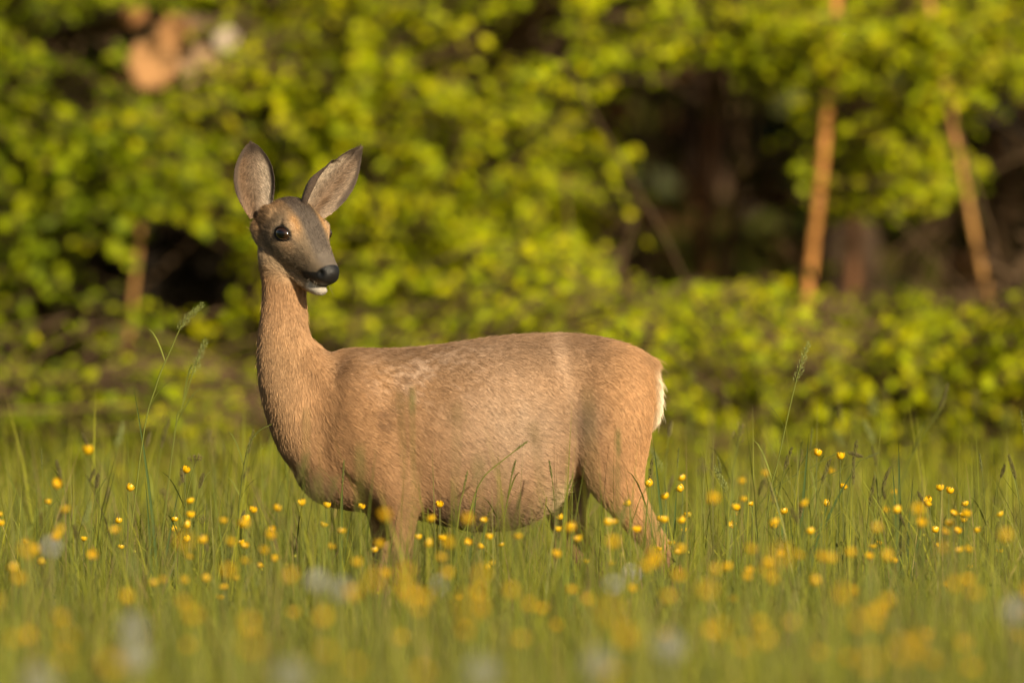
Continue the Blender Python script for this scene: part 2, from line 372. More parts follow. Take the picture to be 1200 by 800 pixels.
    for sg in (-1, 1):
        nost += np.exp(-(((a - 70) / 3.6) ** 2 + ((h - 3.5) / 3.2) ** 2 + ((l - 13.0 * sg) / 4.5) ** 2))
    C = mixc(C, (0.003, 0.003, 0.003), np.clip(nost * 1.4, 0, 1))
    # eye surrounds
    bare = np.zeros(n0)
    EYES = []
    for sg in (-1, 1):
        e = HO + 2.5 * HF + 10 * HU + 30.8 * sg * HL
        EYES.append(e)
        D = V / S - e; da, dh = D @ HF, D @ HU
        da, dh = da * 0.90 + dh * 0.44, dh * 0.90 - da * 0.44
        rr = np.sqrt((da / 1.18) ** 2 + (dh / 0.95) ** 2); side = (np.sign(sg) * (D @ HL) > -9) * (np.abs(D @ HL) < 25)
        ring = sst(-rr, -11.2, -9.6) * side
        tear = np.exp(-((da - 13) / 5) ** 2 - ((dh + 4 + 0.35 * (da - 8)) / 2.6) ** 2) * side
        C = mixc(C, (0.012, 0.009, 0.008), np.clip(ring + tear * 0.9, 0, 1))
        pale = np.exp(-((rr - 13.8) / 2.0) ** 2) * side
        C = mixc(C, (0.38, 0.26, 0.16), pale * 0.45)
        bare = np.maximum(bare, sst(-rr, -10.8, -9.4) * side)
    # carve the nostrils in
    V = V - (HL * 0 + HF * 1.0)[None] * (nost * 2.4 * S)[:, None] - (np.sign(l) * nost * 2.2 * S)[:, None] * HL
    gl = np.clip(nose + lip * 0.15, 0, 1)
    # ---------------- hair direction, length, cover
    d = np.tile([0.92, 0.0, -0.42], (n0, 1))
    d = mixc(d, (0.45, 0, -0.9), sst(px, 690, 750) * sst(py, 420, 500))
    d = mixc(d, (0.30, 0, -0.95), sst(py, 590, 640))
    nw = sst(-px, -410, -345) * sst(-py, -560, -480); d = mixc(d, (0.16, 0, -1.0), nw)
    d = mixc(d, (0.75, 0, -0.65), rump)
    dirh = -HF - 0.30 * HU * np.sign(h)[:, None] * 0 
    d = d * (1 - hm[:, None]) + dirh * hm[:, None]
    ln = np.full(n0, 6.6)
    ln = ln * (1 + 0.25 * nz)
    ln = ln * (1 - hm) + hm * (3.6 + 3.0 * sst(-a, 0, 40) + 3.5 * sst(-h, 18, 34))
    ln = np.where(py > 600, np.minimum(ln, 8), ln); ln = np.where(py > 680, 5, ln)
    ln = ln + rump * 5 + gro * 5 + 7 * np.exp(-((px - 764) / 9) ** 2 - ((py - 418) / 8) ** 2)
    ln = ln * (1 - 0.6 * sst(a, 45, 62) * hm); ln = np.where(chin > 0.2, np.minimum(ln, 2.2), ln)
    cover = np.clip(1 - nose * 1.5 - lip * 0.7 - bare * 2, 0, 1) * (py < 804)
    cover = cover * (1 + 2.2 * hm)
    lift = 0.15 + 0.30 * rump + 0.5 * np.exp(-((px - 764) / 9) ** 2 - ((py - 418) / 8) ** 2) + 0.12 * gro
    # ---------------- ears appended
    parts = [(V, C, d, ln, cover, lift, gl)]; quads = [Q]; n = n0
    for k, (EV, EQ, es, et, bk, ax, nrm, side) in enumerate(ears):
        en = len(EV); P = EV * S
        z1 = vnoise(P, 140, 20 + k); z2 = vnoise(P, 320, 30 + k)
        inner = np.tile([0.30, 0.225, 0.165], (en, 1)); outer = np.tile([0.09, 0.064, 0.044], (en, 1))
        inner = mixc(inner, (0.14, 0.085, 0.05), np.clip(np.exp(-((es + (0.35 if k == 0 else -0.15)) / 0.30) ** 2) * (1 - 0.5 * et) * 0.95 + 0.25 * z1, 0, 1))
        if k == 0: inner = mixc(inner, (0.17, 0.105, 0.062), sst(-es, 0.25, 0.55) * 0.9)
        inner = mixc(inner, (0.52, 0.43, 0.34), np.clip((sst(es, 0.15, 0.55) if k == 0 else sst(-es, 0.05, 0.45)) * 0.75, 0, 1) * sst(-et, -0.85, -0.6))
        rim = np.clip(sst(np.abs(es), 0.60, 0.84) * sst(et, 0.08, 0.35) + sst(et, 0.72, 0.90), 0, 1)
        inner = mixc(inner, (0.06, 0.042, 0.031), rim * 0.95)
        outer = mixc(outer, (0.34, 0.19, 0.085), sst(-et, -0.28, -0.08))
        if k == 1: inner = mixc(inner, (0.075, 0.05, 0.035), sst(-es, 0.66, 0.74) * sst(-et, -0.66, -0.5)); outer = mixc(outer, (0.075, 0.05, 0.035), sst(-es, 0.3, 0.5))
        c = inner * (1 - bk[:, None]) + outer * bk[:, None]
        c *= np.clip(1 + 0.22 * z2, 0.6, 1.5)[:, None]
        dd = ax + side * (np.sign(es) * (0.55 if k == 0 else 0.45))[:, None] * (1 - bk)[:, None] * (-1 if k == 0 else 1)
        le = np.where(bk > 0.5, 4.0, 6.5) * (1 - 0.45 * et) * (1 - 0.6 * sst(np.abs(es), 0.6, 0.75))
        parts.append((P, c, dd, le, np.full(en, 1.5), np.where(bk > 0.5, 0.22, 0.34), np.zeros(en)))
        quads.append(EQ + n); n += en
    V, C, d, ln, cover, lift, gl = (np.concatenate([p[i] for p in parts]) for i in range(7))
    Q = np.concatenate(quads)
    C = np.clip(C, 0.002, 0.9)
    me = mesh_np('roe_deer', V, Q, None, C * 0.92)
    ag = me.attributes.new('gloss', 'FLOAT', 'POINT'); ag.data.foreach_set('value', gl.astype(np.float32))
    N = np.empty(len(V) * 3, np.float32); me.vertices.foreach_get('normal', N); N = N.reshape(-1, 3).astype(float)
    # skin and leather
    m, nn, ND, LK = mat('deer_skin')
    out = ND('ShaderNodeOutputMaterial'); p = ND('ShaderNodeBsdfPrincipled'); at_ = ND('ShaderNodeAttribute'); at_.attribute_name = 'Col'
    g = ND('ShaderNodeAttribute'); g.attribute_name = 'gloss'
    mr = ND('ShaderNodeMapRange'); mr.inputs[3].default_value = 0.8; mr.inputs[4].default_value = 0.44; LK(g.outputs['Fac'], mr.inputs[0])
    tc = ND('ShaderNodeTexCoord'); vz = ND('ShaderNodeTexVoronoi'); vz.inputs['Scale'].default_value = 620; LK(tc.outputs['Object'], vz.inputs['Vector'])
    bm = ND('ShaderNodeBump'); bm.inputs['Strength'].default_value = 0.5; bm.inputs['Distance'].default_value = 0.0012
    LK(vz.outputs[0], bm.inputs['Height']); LK(bm.outputs[0], p.inputs['Normal'])
    LK(at_.outputs['Color'], p.inputs['Base Color']); LK(mr.outputs[0], p.inputs['Roughness']); LK(p.outputs[0], out.inputs[0])
    p.inputs['Specular IOR Level'].default_value = 0.4
    me.materials.append(m)
    deer = obj('roe_deer', me)
    tag(deer, 'brown roe deer doe standing in the meadow with its head turned back', 'deer')
    # ---------------- eyes
    me_, nn, ND, LK = mat('eye_glass')
    out = ND('ShaderNodeOutputMaterial'); p = ND('ShaderNodeBsdfPrincipled')
    tc = ND('ShaderNodeTexCoord'); sp = ND('ShaderNodeSeparateXYZ'); LK(tc.outputs['Object'], sp.inputs[0])
    cb = ND('ShaderNodeCombineXYZ'); LK(sp.outputs[0], cb.inputs[0]); LK(sp.outputs[1], cb.inputs[1])
    ln_ = ND('ShaderNodeVectorMath'); ln_.operation = 'LENGTH'; LK(cb.outputs[0], ln_.inputs[0])
    rp = ND('ShaderNodeValToRGB'); e = rp.color_ramp.elements
    e[0].position = 0.45; e[0].color = (0.002, 0.002, 0.003, 1); e[1].position = 0.62; e[1].color = (0.022, 0.010, 0.005, 1)
    LK(ln_.outputs['Value'], rp.inputs[0]); LK(rp.outputs[0], p.inputs['Base Color'])
    p.inputs['Roughness'].default_value = 0.06; p.inputs['Coat Weight'].default_value = 0.6; LK(p.outputs[0], out.inputs[0])
    th_ = np.linspace(0, np.pi, 19)[:, None]; ph_ = np.arange(28)[None] / 28 * 2 * np.pi
    SV = np.stack([np.sin(th_) * np.cos(ph_), np.sin(th_) * np.sin(ph_), np.cos(th_) + 0 * ph_], -1).reshape(-1, 3)
    ii = np.arange(18)[:, None] * 28; jj = np.arange(28)[None]; kk = (jj + 1) % 28
    SQ = np.stack([ii + jj, ii + 28 + jj, ii + 28 + kk, ii + kk], -1).reshape(-1, 4)
    eme = mesh_np('eye', SV, SQ); eme.materials.append(me_)
    from mathutils import Matrix
    for sg, ec in zip((-1, 1), EYES):
        z = HL * sg * 0.93 + HF * 0.30 + HU * 0.10; z /= np.linalg.norm(z)
        x = HF + HU * 0.48; x = x - z * (x @ z); x /= np.linalg.norm(x); y = np.cross(z, x)
        M = np.eye(4); M[:3, 0] = x * 10.6 * S; M[:3, 1] = y * 8.3 * S; M[:3, 2] = z * 9.2 * S; M[:3, 3] = (ec - z * 1.6) * S
        eo = obj('eye', eme, None, deer); eo.matrix_local = Matrix(M.tolist())
        tag(eo, 'glossy dark brown eye')
        # upper eyelid with lashes
        Gl = Geo(); ts = np.linspace(-1.15, 1.15, 15)
        for up, rad in ((1, 0.85), (-1, 0.75)):
            Pl = [ec - z * 1.6 + (x * math.sin(t) * 11.6 + y * up * math.cos(t) * (8.7 if up > 0 else 8.3)) + z * (2.2 + 1.6 * math.cos(t)) for t in ts * 1.25]
            Gl.tube(np.array(Pl) * S, (0.5 + np.cos(ts * 1.25).clip(0)) * rad * S * 0.8, (0.012, 0.009, 0.008), 6)
        for t in np.linspace(-0.7, 1.0, 8):
            b = ec - z * 1.6 + x * math.sin(t) * 10.8 + y * math.cos(t) * 9.0 + z * (2.8 + 1.6 * math.cos(t))
            tip = b + z * 3.2 + x * (2.0 * t - 1.2) + y * (0.2 + random.uniform(-.4, .6))
            Gl.tube(np.array([b, (b + tip) / 2 + y * -0.7, tip]) * S, np.array([0.34, 0.24, 0.06]) * S, (0.012, 0.009, 0.008), 3)
        obj('eyelid', Gl.mesh('eyelid'), LASH, deer)
    # ---------------- coat hair
    T = np.concatenate([Q[:, [0, 1, 2]], Q[:, [0, 2, 3]]])
    A, B, Cc = V[T[:, 0]], V[T[:, 1]], V[T[:, 2]]
    area = 0.5 * np.linalg.norm(np.cross(B - A, Cc - A), axis=1)
    wt = area * cover[T].mean(1); pyc = 820 - V[T[:, 0], 2] / S
    wt *= np.where(pyc > 690, 0.35, 1); wt *= np.where(V[T[:, 0], 1] > 0.06, 0.45, 1)
    K = NHAIR
    cdf = np.cumsum(wt); pick = np.searchsorted(cdf, rng.uniform(0, cdf[-1], K)); pick = np.minimum(pick, len(T) - 1)
    u, v = rng.uniform(size=(2, K)); fl = u + v > 1; u[fl] = 1 - u[fl]; v[fl] = 1 - v[fl]; wb = np.stack([1 - u - v, u, v], 1)
    tv = T[pick]; itp = lambda arr: (arr[tv] * (wb[..., None] if arr.ndim == 2 else wb)).sum(1)
    P, Nn, D, LN, CC, LF = itp(V), itp(N), itp(d), itp(ln), itp(C), itp(lift)
    Nn /= np.linalg.norm(Nn, axis=1)[:, None] + 1e-9
    # soft whirls and locks in the lie of the coat
    for sc_, am, sd in ((30, 0.14, 41), (95, 0.10, 42), (260, 0.08, 43), (750, 0.05, 44)):
        D = D + am * np.stack([vnoise(P, sc_, sd + 100 * k, 2) for k in range(3)], 1)
    D = D + rng.normal(0, 0.13, D.shape)
    D -= Nn * (D * Nn).sum(1)[:, None]; D /= np.linalg.norm(D, axis=1)[:, None] + 1e-9
    LN = LN * S * rng.uniform(0.6, 1.25, K)
    stray = rng.uniform(size=K) < 0.012; LN = np.where(stray, LN * 1.5, LN)
    LF = LF + rng.normal(0, 0.07, K) + 0.05 * vnoise(P, 130, 55, 2) + np.where(stray, 0.2, 0)
    LF = np.clip(LF, 0.05, 1.3)
    t = np.array([0, 0.33, 0.67, 1.0])
    pts = P[:, None] - Nn[:, None] * 0.0006 + LN[:, None, None] * (D[:, None] * t[None, :, None] + Nn[:, None] * (LF[:, None] * (1.25 * t - 0.45 * t ** 2)[None])[..., None])
    pts[:, :, 2] -= (LN[:, None] * 0.10 * t[None] ** 2)
    hc = bpy.data.hair_curves.new('coat'); hc.add_curves([4] * K)
    hc.attributes['position'].data.foreach_set('vector', pts.astype(np.float32).ravel()) if 'position' in hc.attributes else hc.points.foreach_set('position', pts.astype(np.float32).ravel())
    ra = hc.attributes.get('radius') or hc.attributes.new('radius', 'FLOAT', 'POINT')
    hr = itp(np.concatenate([0.00027 * (1 - 0.25 * hm), np.full(len(V) - n0, 0.00026)]))
    rad = (hr[:, None] * np.array([1, 0.9, 0.65, 0.12])[None] * rng.uniform(0.8, 1.2, (K, 1))).astype(np.float32)
    ra.data.foreach_set('value', rad.ravel())
    ca = hc.attributes.new('Col', 'FLOAT_COLOR', 'POINT')
    br = (1 + rng.normal(0, 1, K) * itp(np.concatenate([0.17 + 0.2 * hm, np.full(len(V) - n0, 0.25)]))).clip(0.4, 1.9)
    gr = vnoise(P, 1100, 71, 2); gr2 = vnoise(P * [1, 1, 2.0], 420, 72, 2)
    hw_ = itp(np.concatenate([hm, np.full(len(V) - n0, 0.8)])); gr3 = vnoise(P, 1250, 73, 2)
    br = (br * (1 + 0.20 * gr + 0.10 * gr2 + hw_ * 0.85 * gr3)).clip(0.3, 2.2)
    tipc = np.array([0.82, 0.95, 1.06, 1.12])
    cc = np.ones((K, 4, 4), np.float32); cc[..., :3] = np.clip(CC[:, None] * br[:, None, None] * tipc[None, :, None], 0.002, 0.92)
    ca.data.foreach_set('color', cc.ravel())
    fur = bpy.data.objects.new('fur', hc); COL.objects.link(fur); fur.parent = deer
    hc.materials.append(attr_mat('deer_hair', rough=0.55, spec=0.25))
    # whiskers
    for sg in (-1, 1):
        for q in range(4):
            Gw = Geo()
            b = HO + (58 + random.uniform(-4, 8)) * HF + random.uniform(-19, -8) * HU + sg * random.uniform(8, 13) * HL
            dv = HF * random.uniform(.2, .9) + HL * sg * random.uniform(.4, 1) - HU * random.uniform(.1, .7); k = random.uniform(8, 16)
            Gw.tube(np.array([b, b + dv * k * .5, b + dv * k - zz * 1.5]) * S, np.array([.10, .08, .03]) * S, (0.45, 0.38, 0.30), 3)
            obj('whisker', Gw.mesh('whisker'), LASH, deer)
    return deer

NHAIR = 600000
LASH = attr_mat('lash_hair', rough=0.5)
deer = build_deer()
# ------------------------------------------------------------------ ground
def ground():
    xs = np.linspace(-60, 60, 81); ys = np.concatenate([np.linspace(-60, 30, 121), np.linspace(31, 150, 40)])
    XX, YY = np.meshgrid(xs, ys); P = np.stack([XX.ravel(), YY.ravel(), np.zeros(XX.size)], 1)
    P[:, 2] = 0.02 * vnoise(P, 0.9, 3) * sst(np.abs(P[:, 1]) + np.abs(P[:, 0]), 2, 5) - 0.004 + 0.9 * sst(P[:, 1], 16, 60)
    n, m = len(ys), len(xs); I = np.arange(n * m).reshape(n, m)
    Q = np.stack([I[:-1, :-1], I[:-1, 1:], I[1:, 1:], I[1:, :-1]], -1).reshape(-1, 4)
    z = vnoise(P, 0.7, 9); wood = sst(P[:, 1], 11.5, 13.5)
    C = mixc(np.tile([0.050, 0.060, 0.018], (len(P), 1)), (0.085, 0.062, 0.030), np.clip(0.4 + 0.5 * z, 0, 1))
    C = mixc(C, (0.085, 0.045, 0.022), wood)
    o = obj('meadow_ground', mesh_np('meadow_ground', P, Q, None, C), attr_mat('soil', rough=0.95, spec=0.1, noise=0.5, scale=9, bump=0.6))
    tag(o, 'mossy soil of the meadow and brown leaf litter under the trees', kind='structure')
ground()
def gz(x, y): return float(0.9 * sst(np.array(y), 16, 60))

# ------------------------------------------------------------------ grass blades
def blades(base, h, wd, bend, col, tipcol, lean=None):
    n = len(base); ph = rng.uniform(0, 2 * np.pi, n); bd = rng.uniform(0, 2 * np.pi, n)
    sx = np.stack([np.cos(ph), np.sin(ph), np.zeros(n)], 1); bx = np.stack([np.cos(bd), np.sin(bd), np.zeros(n)], 1)
    lv = [0, 0.38, 0.72, 1.0]; wv = [0.75, 1.0, 0.75, 0]; V = np.empty((n, 7, 3)); C = np.empty((n, 7, 3)); k = 0
    for t, w_ in zip(lv, wv):
        c = base + bx * (bend * h * (0.25 * t + 0.75 * t ** 2.2))[:, None]
        c[:, 2] += h * t * (1 - 0.35 * np.abs(bend) * t)
        cc = col * (1 - t ** 2) + tipcol * t ** 2
        if w_ > 0:
            V[:, k] = c - sx * (wd * w_ / 2)[:, None]; V[:, k + 1] = c + sx * (wd * w_ / 2)[:, None]
            C[:, k] = C[:, k + 1] = cc; k += 2
        else:
            V[:, k] = c; C[:, k] = cc
    o = (np.arange(n) * 7)[:, None]
    Q = np.concatenate([o + np.array([0, 1, 3, 2]), o + np.array([2, 3, 5, 4])]); T = o + np.array([4, 5, 6])
    return V.reshape(-1, 3), Q, T, C.reshape(-1, 3)

GRASS_MAT = attr_mat('grass_blade', rough=0.55, transl=0.42, spec=0.12)
def grass_cols(n, dry):
    pal = np.array([[0.20, 0.225, 0.020], [0.145, 0.19, 0.028], [0.26, 0.265, 0.022], [0.20, 0.205, 0.055], [0.30, 0.23, 0.085], [0.21, 0.145, 0.08]])
    p = np.array([0.30, 0.22, 0.24, 0.14, 0.07, 0.03]) if not dry else np.array([0.2, 0.1, 0.3, 0.1, 0.2, 0.1])
    c = pal[rng.choice(6, n, p=p)] * rng.uniform(0.6, 1.25, (n, 1))
    tip = c * 0.8 + 0.2 * np.array([0.26, 0.21, 0.07])
    return c, tip

def meadow():
    G = Geo()
    def zone(d0, d1, dens, marg, h0, hs, w0, bend, warm=1.0):
        # strip between two distances from the camera
        wmax = d1 * 0.072 / 2 + marg; n = int((d1 - d0) * 2 * wmax * dens)
        d = rng.uniform(d0, d1, n); x = rng.uniform(-wmax, wmax, n); k = np.abs(x) < d * 0.036 + marg
        d, x = d[k], x[k]; n = len(d)
        P = np.stack([x, d - DIST, np.zeros(n)], 1)
        tuft = vnoise(P, 3.2, 61); k = rng.uniform(size=n) < np.clip(0.72 + 0.45 * tuft, 0.2, 1); P = P[k]; n = len(P); tuft = tuft[k]
        P[:, 2] = -0.01 + 0.9 * sst(P[:, 1], 16, 60)
        h = np.clip(rng.normal(h0, hs, n) * (1 + 0.22 * tuft + 0.12 * vnoise(P, 0.8, 62)), 0.10, 0.62)
        wd = rng.uniform(0.6, 1.4, n) * w0; c, tp = grass_cols(n, False); c = c * [warm, warm, 0.6 if warm > 1 else 1]; tp = tp * [warm, warm, 0.6 if warm > 1 else 1]
        G.add(*blades(P, h, wd, rng.normal(0, bend, n), c, tp))
    zone(13.5, 22, 700, 0.9, 0.335, 0.07, 0.0042, 0.40)
    zone(22, 26.3, 1300, 0.8, 0.335, 0.08, 0.0036, 0.40)
    zone(26.3, 29, 2000, 0.8, 0.335, 0.09, 0.0028, 0.36)
    zone(29, 33, 1100, 0.9, 0.345, 0.09, 0.0042, 0.40)
    zone(33, 37, 800, 1.0, 0.31, 0.09, 0.005, 0.42, 1.1); zone(37, 40, 300, 1.0, 0.32, 0.10, 0.006, 0.42, 1.2)
    o = obj('meadow_grass', G.mesh('meadow_grass'), GRASS_MAT)
    tag(o, 'thick green meadow grass growing around the deer', 'grass', kind='stuff')
    G = Geo()                               # the meadow to either side, thinner
    n = 52000; x = rng.uniform(-9, 9, n); d = rng.uniform(6, 41, n); k = np.abs(x) > d * 0.036 + 0.75
    P = np.stack([x[k], d[k] - DIST, np.full(k.sum(), -0.01)], 1); c, tp = grass_cols(len(P), False)
    G.add(*blades(P, np.clip(rng.normal(0.3, 0.08, len(P)), .1, .55), rng.uniform(.006, .014, len(P)), rng.normal(0, .4, len(P)), c, tp))
    o = obj('meadow_grass', G.mesh('outer_meadow_grass'), GRASS_MAT)
    tag(o, 'open meadow grass spreading to both sides of the deer', 'grass', kind='stuff')
meadow()

# ------------------------------------------------------------------ leaves, shrubs and trees
LEAF_MAT = attr_mat('leaf', rough=0.5, transl=0.45, spec=0.12)
BARK_MAT = attr_mat('bark', rough=0.9, spec=0.15, noise=0.45, scale=30, bump=0.7)
LEAF_T = np.array([[0, 0, 0], [-.42, .28, .06], [-.40, .66, .05], [0, 1, -.08], [.40, .66, .05], [.42, .28, .06]])
def leaves(G, P, Dr, Nr, size, col):
    n = len(P); Dr = Dr / (np.linalg.norm(Dr, axis=1)[:, None] + 1e-9)
    Nr = Nr - Dr * (Nr * Dr).sum(1)[:, None]; Nr /= np.linalg.norm(Nr, axis=1)[:, None] + 1e-9
    Sd = np.cross(Dr, Nr); sz = size[:, None, None]
    V = P[:, None] + sz * (LEAF_T[None, :, 0:1] * Sd[:, None] * 0.8 + LEAF_T[None, :, 1:2] * Dr[:, None] + LEAF_T[None, :, 2:3] * Nr[:, None])
    o = (np.arange(n) * 6)[:, None]
    G.add(V.reshape(-1, 3), np.concatenate([o + np.array([0, 3, 2, 1]), o + np.array([0, 5, 4, 3])]), None, np.repeat(col, 6, 0))

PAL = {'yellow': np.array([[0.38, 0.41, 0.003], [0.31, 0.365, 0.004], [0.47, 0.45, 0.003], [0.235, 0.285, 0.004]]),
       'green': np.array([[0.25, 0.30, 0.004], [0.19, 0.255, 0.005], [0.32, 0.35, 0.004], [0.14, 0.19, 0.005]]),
       'dark': np.array([[0.06, 0.065, 0.008], [0.045, 0.055, 0.008], [0.075, 0.07, 0.009], [0.10, 0.05, 0.018]])}  # 'dark' leaves carry the shade of the wood in their colour
ORG = np.zeros(3)
def spray(G, GB, P, pal, ln, nl, lsz, droop=0.25, face=-0.8):
    az = rng.uniform(0, 2 * np.pi); dr = np.array([math.cos(az), math.sin(az) - 0.4, rng.normal(-0.05, 0.25)]); dr /= np.linalg.norm(dr)
    t = np.linspace(-0.5, 0.5, nl); C = P + dr * (t * ln)[:, None]; C[:, 2] -= droop * ln * (t + 0.5) ** 2
    sd = np.cross(dr, [0, 0, 1.0]); sg = np.where(np.arange(nl) % 2, 1, -1)[:, None]
    Dl = dr * 0.6 + sd * sg * 0.9 + rng.normal(0, 0.35, (nl, 3)); Dl[:, 2] -= 0.25
    Nl = np.array([0.42, face, 0.45]) + rng.normal(0, 0.34, (nl, 3))
    c = PAL[pal][rng.integers(0, 4, nl)] * rng.uniform(0.8, 1.25, (nl, 1))
    Wp = C + ORG; dd = Wp[:, 1] + DIST; qx = 600 + Wp[:, 0] / dd * PXR; qy = YH + (CAMH - Wp[:, 2]) / dd * PXR
    kp = [not (-20 < a < 1220 and b < 450 and e_ < 43) or rng.uniform() < (dens(a, b) - 0.10) / 0.35 for a, b, e_ in zip(qx, qy, dd)]
    if sum(kp) < 0.45 * nl: return None
    leaves(G, (C + rng.normal(0, 0.012, (nl, 3)))[kp], Dl[kp], Nl[kp], (rng.uniform(0.7, 1.25, nl) * lsz)[kp], c[kp])
    GB.tube(C[[0, nl // 2, nl - 1]], [0.004, 0.003, 0.0012], (0.10, 0.065, 0.035), 3)
    return C[0]

HOLES = [(800, 175, 105, 115, 1.0), (745, 285, 75, 65, 1.0), (880, 245, 80, 95, 1.0), (900, 150, 55, 60, .8), (1100, 330, 105, 75, .97), (1165, 235, 75, 95, 1.0), (1180, 120, 50, 45, .85),
         (1045, 280, 65, 70, .9), (640, 15, 85, 38, .9), (600, 30, 30, 50, .6), (60, 405, 130, 60, .6), (110, 330, 80, 55, .6), (215, 320, 45, 60, .55), (90, 50, 55, 40, .85), (170, 20, 60, 25, .7), (195, 68, 66, 44, .93), (262, 45, 26, 20, .9),
         (75, 150, 75, 26, .7), (430, 300, 45, 30, .6), (300, 130, 40, 50, .35), (520, 300, 50, 40, .3), (700, 120, 40, 40, .4), (890, 395, 30, 40, .4)]
LIT = [(110, 195, 110, 40), (60, 100, 70, 30), (540, 200, 170, 190), (700, 430, 180, 60), (920, 40, 200, 38), (1080, 90, 110, 40), (1000, 190, 70, 60), (1090, 215, 60, 30), (940, 400, 250, 45), (1010, 130, 60, 40)]
def dens(px, py):
    v = 0.72 if not (700 < px and 50 < py < 345) else 0.27
    for a, b, ra, rb, s in HOLES:
        v *= 1 - s * math.exp(-(((px - a) / ra) ** 2 + ((py - b) / rb) ** 2) ** 1.6)
    for a, b, ra, rb in LIT:
        v += 0.75 * math.exp(-((px - a) / ra) ** 2 - ((py - b) / rb) ** 2)
    return v

def stem_path(p0, p1, k=7, wob=0.05):
    t = np.linspace(0, 1, k)[:, None]; P = p0 + (p1 - p0) * t
    P = P + rng.normal(0, wob, (k, 3)) * np.sin(np.pi * t); return P
def set_org(p):
    global ORG
    ORG = np.array(p, float)
def shrub(name, label, cat, group, x0, d, cands, pal, nst=5, h=1.55, lsz=0.036):
    root = obj(name, None); root.empty_display_size = 0.2; root.location = (x0, d - DIST, gz(x0, d - DIST)); o3 = np.array(root.location); set_org(o3)
    GB = Geo(); tops = []
    for k in range(nst):
        tp = np.array([rng.normal(0, 0.32), rng.normal(0, 0.22), h * rng.uniform(0.75, 1.1)])
        P = crom(stem_path(np.array([rng.normal(0, .06), rng.normal(0, .06), -0.05]), tp), 12); tops.append(P)
        GB.tube(P, np.linspace(0.013, 0.004, 12), (0.14, 0.085, 0.045), 5)
    G = Geo(); tops = np.concatenate(tops)
    for c, ln, nl in cands:
        e = spray(G, GB, c - o3, pal, ln, nl, lsz)
        if e is None: continue
        j = tops[np.argmin(((tops - e) ** 2).sum(1) + 0.3 * np.abs(tops[:, 2] - e[2] + 0.1))]
        mid = (j + e) / 2 + [0, 0, 0.05]; GB.tube(np.array([j, mid, e]), [0.006, 0.005, 0.004], (0.12, 0.075, 0.04), 3)
    tag(root, label, cat, group)
    obj('stems', GB.mesh('stems'), BARK_MAT, root)
    if cands: tag(obj('crown', G.mesh('crown', False), LEAF_MAT, root), kind='stuff')
    return root

